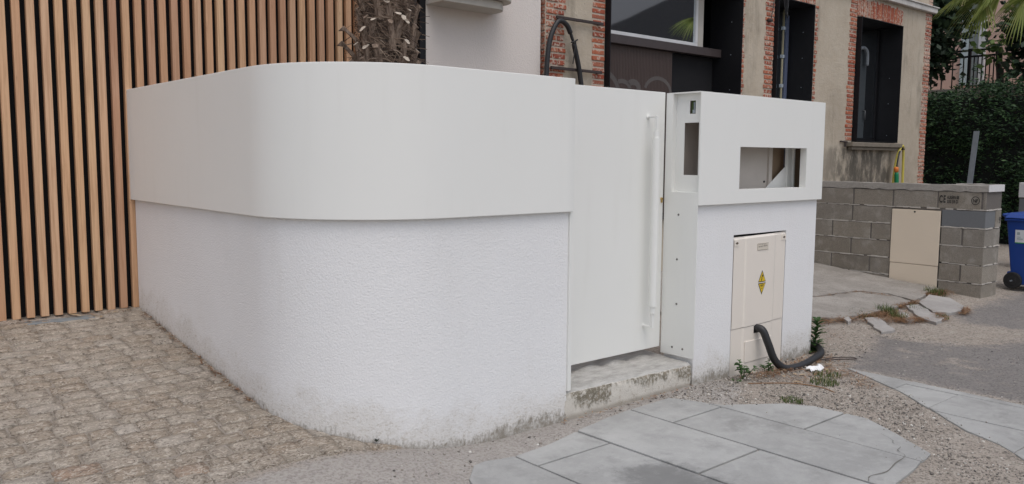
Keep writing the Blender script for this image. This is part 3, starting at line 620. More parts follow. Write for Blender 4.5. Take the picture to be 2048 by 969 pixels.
for c, ra, rb, a0, a1, wd in [((6.80, 2.28), .34, .27, -15, 150, .06), ((7.80, 2.33), .26, .19, -10, 165, .045), ((7.36, 2.36), .13, .10, -30, 140, .07), ((7.17, 2.33), .16, .12, 10, 120, .05)]:
    aa = np.linspace(R(a0), R(a1), 22); vs = []; 
    for a in aa: vs += [(c[0] + ra * math.cos(a), yw + .0285, c[1] + rb * math.sin(a)), (c[0] + (ra - wd) * math.cos(a), yw + .0285, c[1] + (rb - wd) * math.sin(a))]
    mb.add(vs, [(2 * i, 2 * i + 2, 2 * i + 3, 2 * i + 1) for i in range(21)])
mb.build("chalk_scrawl", MAT['chalk'], w1)
studs(w1, [(8.962, F_Y + .08, z) for z in (2.42, 2.85, 3.25)])
w2 = window(9.785, 10.685, .87, 3.65, .06, .42)
mb = MB(); mb.box(9.80, 10.672, F_Y + .33, F_Y + .345, .9, 3.63); mb.build("pane", MAT['glass'], w2)
mb = MB(); mb.tube([(10.46, F_Y + .28, .9), (10.46, F_Y + .28, 3.60)], .014, 10); mb.build("pipe", plain("dull_yellow_pipe", (.30, .27, .17), .5), w2, smooth=True)
for z in (2.55, 2.95, 3.33):
    mb = MB(); mb.box(10.435, 10.485, F_Y + .26, F_Y + .30, z, z + .045); mb.build("pipe_clip", plain("grey_clip", (.40, .45, .5), .5), w2, bevel=.003)
mb = MB(); mb.box(10.60, 10.668, F_Y + .318, F_Y + .326, .9, 3.55); mb.build("protective_film", MAT['film'], w2)
studs(w2, [(10.672, F_Y + .10, z) for z in (2.55, 2.95, 3.3)])
w3 = window(11.975, 13.31, 1.83, 3.645, .075, .42)
mb = MB(); mb.box(11.99, 13.297, F_Y + .31, F_Y + .318, 1.85, 3.63); mb.build("pane", MAT['glass'], w3)
mb = MB(); mb.box(11.99, 13.297, F_Y + .285, F_Y + .309, 1.843, 1.90); mb.box(11.99, 12.04, F_Y + .285, F_Y + .309, 1.903, 3.63); mb.box(13.25, 13.297, F_Y + .285, F_Y + .309, 1.903, 3.63); mb.build("sash", MAT['black_metal'], w3, bevel=.003)
mb = MB(); mb.box(12.62, 12.92, F_Y + .300, F_Y + .3085, 1.905, 3.25); mb.build("grey_blind", plain("dim_grey_blind", (.055, .065, .072), .5), w3)
mb = MB(); mb.tube(smooth_path([(12.62, F_Y + .27, 3.27), (12.74, F_Y + .26, 3.29), (12.82, F_Y + .25, 3.22), (12.83, F_Y + .25, 3.02)], 6), .028, 10); mb.build("flexible_duct", plain("duct_grey", (.20, .22, .24), .45), w3, smooth=True)
mb = MB(); mb.tube([(12.88, F_Y + .298, 2.33), (12.88, F_Y + .27, 2.33), (12.88, F_Y + .27, 2.18)], .012, 8); mb.build("handle", plain("dull_handle", (.10, .105, .11), .5), w3, smooth=True)
studs(w3, [(13.297, F_Y + .10, z) for z in (1.95, 2.45, 2.85)])
mb = MB(); mb.box(11.80, 13.42, F_Y - .11, F_Y - .003, 1.755, 1.82); mb.box(11.85, 13.37, F_Y - .075, F_Y - .003, 1.708, 1.752); mb.build("window_sill", MAT['weathered_stone'], bh, bevel=.008)
mb = MB(); mb.tube([(11.60, F_Y - .02, 1.825), (11.80, F_Y - .02, 1.82)], .012, 6); mb.tube([(11.73, F_Y - .03, 1.82), (11.73, F_Y - .03, 1.75)], .016, 6); mb.build("shutter_hook", MAT['rust_iron'], bh)
for zz, xa, xb in ((2.945, 5.83, 6.50), (2.447, 5.76, 6.49)):
    mb = MB(); mb.box(xa, xb, F_Y - .055, F_Y - .03, zz - .014, zz + .014)
    for q in (xa + .03, xb - .05): mb.box(q, q + .025, F_Y - .03, F_Y + .01, zz - .012, zz + .012)
    mb.build("iron_bar", MAT['rust_iron'], bh, bevel=.003)
mb = MB(); mb.tube(smooth_path([(9.60, F_Y - .03, 3.95), (9.70, F_Y - .03, 3.75), (9.69, F_Y - .04, 3.55), (9.63, F_Y - .05, 3.36)], 6), .006, 6); mb.tube([(9.62, F_Y - .01, 3.33), (9.62, F_Y - .07, 3.33)], [.03, .02], 8); mb.build("insulator", MAT['rust_iron'], bh, smooth=True)
mb = MB(); mb.tube(smooth_path([(9.80, F_Y - .09, 3.95), (9.83, F_Y - .1, 3.6), (9.90, F_Y - .1, 3.42), (9.95, F_Y - .09, 3.6), (9.93, F_Y - .08, 3.95)], 6), .006, 6); mb.tube(smooth_path([(9.80, F_Y - .1, 3.95), (9.86, F_Y - .11, 3.55), (9.93, F_Y - .1, 3.39), (9.90, F_Y - .1, 3.7)], 6), .006, 6); mb.build("loose_wire", MAT['rubber'], bh, smooth=True)
# black sleeved cable arching over the iron bars
cb_ = thing("cable_loop", "thick black cable arching over rusty iron bars on the brick house corner", "cable", (5.9, F_Y - .06, .4))
mb = MB(); mb.tube(smooth_path([(5.685, F_Y - .075, .45), (5.68, F_Y - .075, 1.6), (5.672, F_Y - .075, 2.30), (5.685, F_Y - .075, 2.55), (5.725, F_Y - .075, 2.74), (5.80, F_Y - .075, 2.875), (5.865, F_Y - .075, 2.905), (5.945, F_Y - .075, 2.87), (5.995, F_Y - .075, 2.80)], 8), .025, 12); mb.build("sleeve", MAT['rubber'], cb_, smooth=True)
mb = MB(); mb.tube(smooth_path([(5.985, F_Y - .075, 2.82), (6.03, F_Y - .075, 2.73), (6.06, F_Y - .075, 2.66)], 5), .016, 10); mb.build("inner_cable", MAT['rubber'], cb_, smooth=True)
mb = MB(); mb.tube(smooth_path([(6.045, F_Y - .075, 2.70), (6.105, F_Y - .075, 2.52), (6.145, F_Y - .075, 2.36), (6.165, F_Y - .075, 2.15), (6.17, F_Y - .075, 1.2), (6.17, F_Y - .075, .5)], 8), .025, 12); mb.build("sleeve", MAT['rubber'], cb_, smooth=True)
mb = MB(); mb.tube(smooth_path([(5.98, F_Y - .1, 2.705), (6.04, F_Y - .11, 2.725), (6.08, F_Y - .09, 2.745)], 5), .007, 6); mb.tube(smooth_path([(6.06, F_Y - .09, 2.74), (6.035, F_Y - .10, 2.64), (6.02, F_Y - .09, 2.50)], 5), .006, 6); mb.build("cable_tie", MAT['rubber'], cb_, smooth=True)

# ------------------------------------------------------------------ curved garden wall
gw = thing("curved_wall", "white rendered garden wall with rounded corner under a curved white metal band", "wall", (2.5, 3.7, 0))
def path(x0, y0, r, x_end, y_end, n=26):
    """corner path: from the house down the side, round the corner, along the street front"""
    ys = list(np.linspace(y_end, 4.135, 34)); P = [(x0, q) for q in ys]; cx_, cy_ = 2.513, 4.135
    for a in np.linspace(math.pi, 1.5 * math.pi, n)[1:]: P.append((cx_ + r * math.cos(a), cy_ + r * math.sin(a)))
    for q in np.linspace(cx_, x_end, 16)[1:]: P.append((q, y0))
    return P
def ribbon(outer, inner, zbot, ztop, mb, nz=1, hgf=None, lev=None):
    n = len(outer); V = []; hgl = []; Fc = []
    lev = np.linspace(0, 1, nz + 1) if lev is None else lev; nz = len(lev) - 1
    for P in (outer, inner):
        for (x, y) in P:
            zb = zbot(x, y) if callable(zbot) else zbot
            for l in lev: z = zb + (ztop - zb) * l; V.append((x, y, z)); hgl.append(z - gz(x, y) if hgf else 0)
    m = nz + 1
    for i in range(n - 1):
        for k in range(nz):
            a = i * m + k; Fc.append((a, a + m, a + m + 1, a + 1)); b = (n + i) * m + k; Fc.append((b, b + 1, b + m + 1, b + m))
        Fc.append((i * m + nz, (i + 1) * m + nz, (n + i + 1) * m + nz, (n + i) * m + nz)); Fc.append((i * m, (n + i) * m, (n + i + 1) * m, (i + 1) * m))
    for i in (0, n - 1):
        for k in range(nz):
            a = i * m + k; b = (n + i) * m + k; Fc.append((a, a + 1, b + 1, b) if i == 0 else (a, b, b + 1, a + 1))
    mb.add(V, Fc, 0, hg=hgl)
mb = MB(); ribbon(path(1.822, 3.445, .69, 3.415, 6.16), path(2.02, 3.645, .49, 3.415, 6.16), lambda x, y: gz(x, y) - .06, 1.32, mb, 28, True)
ob = mb.build("wall", MAT['render'], gw, smooth=True); ob.modifiers.new('split', 'EDGE_SPLIT').split_angle = R(50)
mb = MB(); ribbon(path(1.793, 3.415, .72, 3.427, 6.205), path(1.815, 3.437, .698, 3.427, 6.205), 1.243, 2.005, mb, lev=[0, .006, .012, .3, .7, .988, .994, 1])
ob = mb.build("metal_band", MAT['lacquer'], gw, smooth=True, bevel=.003); ob.modifiers.new('split', 'EDGE_SPLIT').split_angle = R(35)

# ------------------------------------------------------------------ gate
gt = thing("garden_gate", "white sheet-metal garden gate with a long vertical bar handle", "gate", (4.0, 3.72, .2))
mb = MB(); mb.box(3.455, 4.602, 3.709, 3.755, .227, 2.008); mb.build("leaf", MAT['lacquer'], gt, bevel=.003)
hd = MB(); hd.tube([(4.422, 3.632, .542), (4.422, 3.632, 1.690)], .0275, 20); hobj = hd.build("handle", MAT['lacquer'], gt, smooth=True); hobj.modifiers.new('split', 'EDGE_SPLIT').split_angle = R(40)
for z0, z1 in ((1.6905, 1.738), (.495, .5415)):
    mb = MB(); mb.tube([(4.422, 3.632, z0), (4.422, 3.632, z1)], .0195, 16)
    o_ = mb.build("collar", MAT['lacquer'], hobj, smooth=True); o_.modifiers.new('split', 'EDGE_SPLIT').split_angle = R(40)
for zc, zi in ((1.839, 1.7385), (.394, .4945)):
    mb = MB(); a, b = sorted((zc, zi)); s = 1 if zc > zi else -1
    mb.box(4.411, 4.433, 3.622, 3.642, min(zi, zc - s * .0), max(zi, zc)); mb.box(4.411, 4.433, 3.6425, 3.7085, zc - .010 if s > 0 else zc, zc if s > 0 else zc + .010); mb.tube([(4.422, 3.705, zc - s * .005), (4.422, 3.7095, zc - s * .005)], .017, 12)
    mb.build("bracket", MAT['lacquer'], hobj, bevel=.0015)
mb = MB(); mb.tube([(4.581, 3.7095, 1.275), (4.581, 3.698, 1.275)], .0095, 14); mb.box(4.5765, 4.5855, 3.6985, 3.7085, 1.2485, 1.268); mb.box(4.580, 4.582, 3.6965, 3.698, 1.270, 1.281, 1); mb.build("lock_cylinder", [MAT['brass'], MAT['ink']], gt, smooth=False)
mb = MB(); mb.box(3.4165, 3.424, 3.432, 3.70, .172, 1.242); mb.box(3.4265, 3.446, 3.437, 3.70, .172, 1.242); mb.build("gate_post", MAT['lacquer'], gt, bevel=.002)

# ------------------------------------------------------------------ doorstep
st = MB(); r = random.Random(3)
nx, ny = 40, 14; X = np.linspace(3.405, 4.62, nx); V = []; hgl = []
prof = [(3.452, -.06), (3.447, 0.0), (3.444, .04), (3.443, .08), (3.444, .115), (3.446, .140), (3.456, .153), (3.475, .158), (3.54, .163), (3.66, .168), (3.705, .170), (3.73, .180), (3.80, .182), (4.1, .185)]
for i, x in enumerate(X):
    for k, (yy, zz) in enumerate(prof):
        w = .004 * math.sin(x * 31 + k * 2.1) + r.uniform(-.0025, .0025); lean = (.168 - .02 * (x - 3.42) / 1.2) / .158
        V.append((x, yy + (w if k < 7 else 0), zz * (lean if zz > 0 else 1) + (w * .6 if k >= 4 else 0) + (.012 * math.sin(x * 23) if k == 11 else 0))); hgl.append(zz)
m_ = len(prof); st.add(V, [(i * m_ + k, (i + 1) * m_ + k, (i + 1) * m_ + k + 1, i * m_ + k + 1) for i in range(nx - 1) for k in range(m_ - 1)] + [tuple(range(m_)), tuple((nx - 1) * m_ + k for k in range(m_))[::-1]], 0, hg=hgl)
tag(st.build("doorstep", MAT['step'], smooth=True), "low concrete doorstep with mossy front face under the white gate", "step").modifiers.new('split', 'EDGE_SPLIT').split_angle = R(60)

# ------------------------------------------------------------------ letterbox pillar
lp = thing("letterbox_pillar", "white gate pillar with a hollow metal box, wide letter opening and narrow niche", "pillar", (5.4, 3.5, 0))
mb = MB(); XS = sorted(set(list(np.round(np.linspace(4.64, 6.205, 24), 3)) + [5.078, 5.772])); ZS = sorted(set([-.08] + list(np.round(np.linspace(0, 1.27, 26), 3)) + [1.012])); 
XS = [x for x in XS if not (5.078 < x < 5.772)] ; ZS = [z for z in ZS]
hs_ = {(i, k) for i in range(len(XS) - 1) for k in range(len(ZS) - 1) if XS[i] >= 5.078 - 1e-6 and XS[i + 1] <= 5.772 + 1e-6 and ZS[k + 1] <= 1.012 + 1e-6}
plate(XS, ZS, hs_, 3.445, 3.70, mb); 
mb.at['hg'] = {i: p[2] - gz(p[0], p[1]) for i, p in enumerate(mb.v)}
mb.build("wall", MAT['render'], lp)
mb = MB(); plate([4.611, 5.080, 5.972, 6.226], [1.240, 1.338, 1.640, 2.002], {(1, 1)}, 3.415, 3.4175, mb); 
# folded returns round the opening and at the right edge
mb.box(5.9725, 5.9745, 3.4177, 3.47, 1.337, 1.641); mb.box(5.0775, 5.0797, 3.4177, 3.47, 1.337, 1.641); mb.box(5.080, 5.972, 3.4177, 3.52, 1.3355, 1.3377); mb.box(5.080, 5.972, 3.4177, 3.45, 1.6403, 1.6425); mb.box(6.2235, 6.226, 3.4177, 3.69, 1.240, 2.002); mb.box(4.616, 6.223, 3.4177, 3.444, 1.240, 1.2425)
mb.box(4.616, 6.223, 3.4177, 3.60, 1.9995, 2.002)  # unseen top plate, extended back to darken the box interior
mb.build("metal_box", MAT['lacquer'], lp, bevel=.0008, seg=1)
# jamb with recessed niche
jb_ = MB(); J = 4.611
def yplate(ysb, zsb, holes, x0, x1, mb):
    t_ = MB(); plate(ysb, zsb, holes, x0, x1, t_); o = len(mb.v)
    mb.v += [(p[1], p[0], p[2]) for p in t_.v]; mb.f += [tuple(i + o for i in f)[::-1] for f in t_.f]; mb.mi += t_.mi
yplate([3.4185, 3.4215, 3.648, 3.706], [.182, 1.327, 1.994, 2.003], {(1, 1)}, J, J + .003, jb_)
jamb = jb_.build("jamb_panel", MAT['lacquer'], lp, bevel=.0008, seg=1)
mb = MB(); D = .042
yplate([3.4215, 3.458, 3.490, 3.538, 3.578, 3.648], [1.327, 1.443, 1.798, 1.858, 1.946, 1.994], {(1, 1), (2, 1), (3, 1), (2, 3)} - {(0, 0)}, J + D, J + D + .003, mb)
mb.box(J + .0032, J + D + .003, 3.6482, 3.6505, 1.327, 1.994); mb.box(J + .0032, J + D, 3.4215, 3.648, 1.3245, 1.3268); mb.box(J + .0032, J + D, 3.4215, 3.648, 1.9942, 1.9965)
mb.build("niche", MAT['lacquer'], jamb)
for (yy, zz) in ((3.578, 1.170), (3.581, .860), (3.575, .548), (3.604, .238), (3.514, .238)):
    mb = MB(); mb.tube([(J + .001, yy, zz), (J - .0025, yy, zz)], [.0085, .007], 12); mb.box(J - .0032, J - .0026, yy - .0045, yy + .0045, zz - .001, zz + .001, 1); mb.build("screw", [MAT['screw'], MAT['ink']], jamb)
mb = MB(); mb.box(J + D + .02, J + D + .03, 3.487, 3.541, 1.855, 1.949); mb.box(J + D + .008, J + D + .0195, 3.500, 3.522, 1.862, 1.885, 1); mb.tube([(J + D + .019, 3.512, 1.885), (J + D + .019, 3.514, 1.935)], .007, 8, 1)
mb.build("doorbell", [plain("green_reflection_glass", (.10, .14, .06), .12), MAT['steel']], lp)  # green reflection on the pane is painted as its base colour
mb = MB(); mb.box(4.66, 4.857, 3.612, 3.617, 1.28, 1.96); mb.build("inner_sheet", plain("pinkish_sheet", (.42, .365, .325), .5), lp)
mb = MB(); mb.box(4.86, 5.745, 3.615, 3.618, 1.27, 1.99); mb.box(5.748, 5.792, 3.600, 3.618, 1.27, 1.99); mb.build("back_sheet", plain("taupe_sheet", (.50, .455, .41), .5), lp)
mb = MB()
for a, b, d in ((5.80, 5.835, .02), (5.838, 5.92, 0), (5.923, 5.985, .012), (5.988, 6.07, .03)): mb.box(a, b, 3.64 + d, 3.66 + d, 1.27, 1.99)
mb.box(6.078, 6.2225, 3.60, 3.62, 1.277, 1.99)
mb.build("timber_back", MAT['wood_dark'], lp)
mb = MB(); mb.box(5.985, 6.05, 3.585, 3.61, 1.27, 1.99); mb.box(6.052, 6.072, 3.57, 3.61, 1.27, 1.99); mb.build("inner_post", MAT['lacquer'], lp, bevel=.002)
mb = MB(); mb.prism([(5.69, 3.595, 1.32), (5.71, 3.595, 1.338), (5.983, 3.595, 1.505), (5.983, 3.595, 1.32)], (0, .003, 0)); mb.build("gusset_plate", MAT['lacquer'], lp)
mb = MB(); mb.tube([(5.705, 3.6148, 1.382), (5.705, 3.608, 1.382)], .008, 10); mb.build("screw", MAT['ink'], lp)
mb = MB(); mb.box(4.66, 6.205, 3.48, 3.70, 1.2701, 1.2752); mb.build("box_floor", MAT['lacquer'], lp)

# electrical cabinet let into the pillar
ec = thing("electrical_cabinet", "tall cream electrical cabinet with yellow danger triangles, set in the white pillar", "cabinet", (5.425, 3.45, -.05))
mb = MB(); mb.box(5.0785, 5.7715, 3.500, 3.66, -.06, 1.0115); mb.build("housing", MAT['painted_gap_shade'], ec)  # black body paints the shadow gap around the door
dr = MB(); z0, z1, yf = .3215, .992, 3.440
# pressed door: raised centre between two chamfered lines
prof = [(5.084, .004), (5.222, .004), (5.238, -.004), (5.603, -.004), (5.634, .008), (5.768, .008)]
V = []; 
for z in (z0, z1 - .016, z1):
    for i, (x, d) in enumerate(prof): V.append((x, yf + d + (.012 if z == z1 else 0), z + (.010 * (x - 5.084) / .684)))
n = len(prof); dr.add(V, [(k * n + i, k * n + i + 1, (k + 1) * n + i + 1, (k + 1) * n + i) for k in range(2) for i in range(n - 1)])
dr.box(5.085, 5.767, yf + .0165, 3.499, z0, z1 - .002)
door = dr.build("door", MAT['cream'], ec)
lw = MB(); zb = -.048
V = []
for z in (zb, z0 - .004):
    for (x, d) in prof: V.append((x, yf + d + .003, z + (.010 * (x - 5.084) / .684 if z > .1 else 0)))
lw.add(V, [(i, i + 1, n + i + 1, n + i) for i in range(n - 1)]); lw.box(5.086, 5.766, yf + .0168, 3.499, zb, z0 - .005)
low = lw.build("lower_panel", MAT['cream'], ec)
mb = MB(); mb.box(5.25, 5.596, yf - .0075, yf - .0012, .055, .212); mb.build("access_flap", MAT['cream'], low, bevel=.002)
mb = MB(); mb.box(5.365, 5.432, yf - .0018, yf + .02, .262, .3165); mb.build("cable_slot", MAT['painted_gap_shade'], low)
for xx, zz, dd in ((5.115, .952, .004), (5.742, .962, .008)):
    mb = MB(); mb.box(xx - .027, xx + .027, yf + dd - .0045, yf + dd - .0005, zz - .022, zz + .02); mb.tube([(xx, yf + dd - .0046, zz), (xx, yf + dd - .007, zz)], .009, 10, 1); mb.box(xx - .017, xx + .017, yf + dd - .0062, yf + dd - .0047, zz - .0025, zz + .0025, 1); mb.build("lock", [MAT['cream'], plain("lock_bronze", (.10, .075, .05), .5)], door)
mb = MB(); yp = yf - .0042; mb.box(5.370, 5.513, yp - .0025, yp, .884, .934)
pl = mb.build("label_plate", MAT['label_paper'], door)
mb = MB(); mb.box(5.370, 5.513, yp - .0033, yp - .0027, .8835, .8853); mb.box(5.370, 5.372, yp - .0033, yp - .0027, .8855, .934); mb.box(5.374, 5.513, yp - .0033, yp - .0027, .9322, .9337)
for q in range(7): mb.box(5.385 + q * .017, 5.394 + q * .017 - (q % 2) * .003, yp - .0033, yp - .0027, .905 + (q > 2) * .003, .914 + (q > 2) * .004)
for q in range(5): mb.box(5.382 + q * .022, 5.394 + q * .022, yp - .0033, yp - .0027, .924, .927)
mb.build("print", plain("worn_print", (.16, .14, .12), .7), pl)
def tri(zb_, zt_, xa, xb, xc, y_, mb, mi): 
    mb.prism([(xa, y_, zb_), (xb, y_, zb_), (xc, y_, zt_)] if zt_ > zb_ else [(xb, y_, zb_), (xa, y_, zb_), (xc, y_, zt_)], (0, .0008, 0), mi)
for up in (1, 0):
    mb = MB()
    if up:
        tri(.642, .730, 5.396, 5.496, 5.446, yp - .0012, mb, 1); tri(.648, .7165, 5.404, 5.488, 5.446, yp - .0021, mb, 0)
        P = [(5.430, .652), (5.438, .668), (5.436, .676), (5.446, .690), (5.440, .694), (5.460, .697), (5.458, .680), (5.453, .685), (5.444, .675), (5.446, .668), (5.440, .652)]
        mb.prism([(a, yp - .0028, b) for a, b in P], (0, .0006, 0), 1)
    else:
        tri(.634, .546, 5.396, 5.496, 5.446, yp - .0012, mb, 1); tri(.628, .5595, 5.404, 5.488, 5.446, yp - .0021, mb, 0)
        mb.box(5.423, 5.469, yp - .0027, yp - .0022, .615, .621, 1); mb.box(5.426, 5.466, yp - .0027, yp - .0022, .608, .6105, 1); mb.box(5.437, 5.455, yp - .0027, yp - .0022, .592, .595, 1)
    mb.build("warning_triangle", [MAT['yellow_sign'], MAT['ink']], door)
cbl = MB(); cbl.tube(smooth_path([(5.398, 3.49, .300), (5.398, 3.43, .300), (5.405, 3.385, .283), (5.425, 3.35, .19), (5.465, 3.315, .065), (5.55, 3.28, -.004), (5.665, 3.25, -.008), (5.80, 3.245, .004), (5.95, 3.27, .01), (6.12, 3.31, .015), (6.235, 3.375, .02), (6.30, 3.46, .03), (6.32, 3.56, .03)], 8), .0285, 14)
tag(cbl.build("power_cable", MAT['rubber'], smooth=True), "thick black power cable drooping from the cream cabinet to the ground", "cable")

# ------------------------------------------------------------------ block wall with its own small cabinet
bw = thing("block_wall", "grey concrete block wall with stamped block, by the concrete driveway", "wall", (10.3, 4.6, 0))
KX, KX2 = 10.145, 10.345; mort = MB(); blocks = MB()
CAB = (4.066, 4.632, .075, .968)
mort.box(KX + .008, KX2 - .004, 4.634, F_Y - .003, -.1, 1.204); mort.box(KX + .008, KX2 - .004, 4.0, 4.062, -.1, 1.204); mort.box(KX + .008, KX2 - .004, 4.062, 4.634, .972, 1.204); mort.box(KX + .008, 10.595, 3.583, 4.0, -.1, 1.204)
def blk(y0, y1, k, x0=KX, x1=KX2, mi=0):
    z1 = 1.200 - .21 * k; z0 = z1 - .197; j = lambda s=.0035: random.uniform(-s, s)
    blocks.box(x0 + j(), x1, y0 + .004 + j(.002), y1 - .004 + j(.002), z0, z1 - .003 + j(.002), mi)
for k in range(7):
    # pillar end: stretcher on the street face
    if k == 0:
        blk(3.635, 4.105, 0); blk(3.580, 3.625, 0, KX + .002, 10.6); blk(4.113, 4.63, 0); blk(4.638, 5.13, 0); blk(5.14, 5.64, 0); blk(5.65, 6.12, 0)
    else:
        mi = 1 if k == 1 else 0
        if k % 2: blk(3.576, 4.058, k, KX, 10.60 - .17 * (k == 1), mi); 
        else: blk(3.576, 3.815, k, KX, 10.60); blk(3.825, 4.058, k)
        if k == 1: blocks.box(10.437, 10.6, 3.576, 4.0, .793, .987, 0)
        o = .24 if k % 2 else .0
        yy = 4.638; first = True
        while yy < 6.1:
            L = (.25 if (first and k % 2 == 0) else .5); blk(yy, min(yy + L, 6.12), k); yy += L + .008; first = False
bead = MB(); rb = random.Random(31)
for k in range(1, 7):
    zc = 1.200 - .21 * k + .0065
    for (u0, u1, fx_) in ((3.572, 6.1, 'w'), (10.15, 10.6, 'e')):
        u = u0
        while u < u1:
            L = rb.uniform(.03, .09)
            if fx_ == 'w' and 4.03 < u < 4.63 and k > 0 and zc < .99: u += L; continue
            a = rb.uniform(.002, .010); b = rb.uniform(.003, .012); p = rb.uniform(-.002, .004)
            if rb.random() < .12: u += L; continue
            if fx_ == 'w': bead.box(KX - p, KX + .02, u, u + L + .01, zc - a, zc + b)
            else: bead.box(u, min(u + L + .01, 10.6), 3.576 - p, 3.60, zc - a, zc + b)
            u += L
bead.build("mortar_bead", MAT['bead'], bw, bevel=.003, seg=1)
blocks_o = blocks.build("blocks", [MAT['block'], MAT['block_dark']], bw, bevel=.006)
mort.build("mortar", MAT['grey_mortar'], bw)
# mortar coping, lumpy
cp_ = MB(); r = random.Random(5)
def lump(y0, y1, x0, x1, z0, z1, n, mat_i=0):
    YY = np.linspace(y0, y1, n); V = []
    for y in YY: q = lambda s=.006: r.uniform(-s, s); V += [(x0 + q(.004), y, z0 + q(.008)), (x1, y, z0), (x1 + q(.004), y, z1 + q(.004)), (x0 + .008 + q(.004), y, z1 + q(.005))]
    cp_.add(V, [(i * 4 + a, i * 4 + (a + 1) % 4, (i + 1) * 4 + (a + 1) % 4, (i + 1) * 4 + a) for i in range(n - 1) for a in range(4)] + [(0, 1, 2, 3)[::-1], tuple((n - 1) * 4 + a for a in range(4))], mat_i)
lump(3.572, F_Y - .004, KX - .004, KX2 + .004, 1.203, 1.277, 34); lump(3.568, 4.0, KX2 + .007, 10.612, 1.203, 1.287, 8, 0)
cp_.build("coping", MAT['coping'], bw)
mb = MB(); mb.box(10.15, 10.61, 3.562, 3.5715, 1.205, 1.284); mb.build("pale_end_coat", MAT['white_block'], bw, bevel=.002)
# stamped marks (they face -X; reading direction runs towards -Y)
mk = (0, -1, 0); zu = (0, 0, 1); fx = KX - .0045
text("C", .118, "stamp", MAT['ink'], blocks_o, (fx, 4.092, 1.070), mk, zu, sx=.47)
text("E", .118, "stamp", MAT['ink'], blocks_o, (fx, 4.046, 1.070), mk, zu, sx=.45)
text("ALKERN BB", .052, "stamp", MAT['ink'], blocks_o, (fx, 4.005, 1.115), mk, zu, sx=.50); text("333 59 D", .052, "stamp", MAT['ink'], blocks_o, (fx, 4.005, 1.066), mk, zu, sx=.62)
text("NF", .055, "stamp", MAT['ink'], blocks_o, (fx, 3.697, 1.085), mk, zu, align='CENTER', sx=.8)
mb = MB(); aa = np.linspace(0, 2 * math.pi, 29); V = []
for a in aa: V += [(fx - .0015, 3.697 - .045 * math.cos(a), 1.104 + .048 * math.sin(a)), (fx - .0015, 3.697 - .038 * math.cos(a), 1.104 + .041 * math.sin(a))]
mb.add(V, [(2 * i, 2 * i + 1, 2 * i + 3, 2 * i + 2) for i in range(28)]); mb.build("stamp_ring", MAT['ink'], blocks_o)
text("9", .10, "stamp", MAT['ink'], blocks_o, (10.53, 3.5755, .84), (1, 0, 0), zu)
gc = thing("meter_cabinet", "plain beige meter cabinet set into the grey block wall", "cabinet", (KX, 4.35, .07))
mb = MB(); mb.box(KX - .012, KX + .10, CAB[0], CAB[1], .318, CAB[3]); dd_ = mb.build("door", MAT['cream_dim'], gc, bevel=.004)
mb = MB(); mb.box(KX - .010, KX + .10, CAB[0] + .002, CAB[1] - .002, CAB[2] - .02, .313); mb.build("lower_panel", MAT['cream_dim'], gc, bevel=.003)
mb = MB(); mb.tube([(KX - .0125, 4.36, .945), (KX - .0155, 4.36, .945)], .011, 8); mb.build("keyhole", MAT['ink'], dd_)
mb = MB(); mb.box(KX + .004, KX + .1, CAB[0] - .03, CAB[0] - .002, .06, .97); mb.build("gap_filler", MAT['painted_gap_shade'], gc)
bp = MB()
for k in range(7):
    bp.box(13.4, 13.8, 3.9, 4.30, 1.02 - .21 * k - .197, 1.02 - .21 * k, 0 if k else 1)
bp.box(13.41, 13.79, 3.91, 4.29, -.3, 1.03, 2); bp.box(13.39, 13.81, 3.89, 4.31, 1.034, 1.25, 3)
tag(bp.build("block_pillar", [MAT['block'], MAT['block_dark'], MAT['grey_mortar'], MAT['white_block']], bevel=.005), "pale-topped grey block pillar beyond the blue bin", "pillar")

# ------------------------------------------------------------------ wheelie bin
wb = thing("wheelie_bin", "blue wheelie bin with black wheel and white sticker behind the block wall end", "bin", (11.33, 3.42, .02))
mb = MB(); zb, zt = .07, .865; B = [(11.13, 3.20, zb), (11.53, 3.20, zb), (11.53, 3.60, zb), (11.13, 3.60, zb)]; T = [(11.08, 3.12, zt), (11.58, 3.12, zt), (11.58, 3.68, zt), (11.08, 3.68, zt)]
mb.add(B + T, [(0, 3, 2, 1), (4, 5, 6, 7), (0, 1, 5, 4), (1, 2, 6, 5), (2, 3, 7, 6), (3, 0, 4, 7)]); mb.box(11.06, 11.60, 3.10, 3.70, .835, .868); mb.box(11.14, 11.52, 3.56, 3.66, .10, .22)
mb.build("body", MAT['blue_plastic'], wb, bevel=.02, seg=3)
mb = MB(); mb.add([(11.05, 3.08, .872), (11.61, 3.08, .872), (11.61, 3.70, .872), (11.05, 3.70, .872), (11.09, 3.12, .90), (11.57, 3.12, .90), (11.55, 3.66, .935), (11.11, 3.66, .935)], [(0, 3, 2, 1), (4, 5, 6, 7), (0, 1, 5, 4), (1, 2, 6, 5), (2, 3, 7, 6), (3, 0, 4, 7)]); mb.tube([(11.12, 3.73, .905), (11.54, 3.73, .905)], .016, 10); mb.box(11.12, 11.18, 3.69, 3.74, .88, .915); mb.box(11.48, 11.54, 3.69, 3.74, .88, .915)
mb.build("lid", MAT['blue_plastic'], wb, bevel=.012)
for x in (11.075, 11.54):
    mb = MB(); mb.tube([(x, 3.575, .12), (x + .05, 3.575, .12)], .10, 24); wh = mb.build("wheel", MAT['tyre'], wb, bevel=.008)
    mb = MB(); mb.tube([(x - .006, 3.575, .12), (x - .001, 3.575, .12)], .05, 18); mb.build("hub", MAT['rubber'], wh, bevel=.003)
mb = MB(); mb.tube([(11.03, 3.575, .12), (11.62, 3.575, .12)], .01, 8); mb.build("axle", MAT['steel'], wb)
def side_x(z): return 11.13 + (11.08 - 11.13) * (z - zb) / (zt - zb)
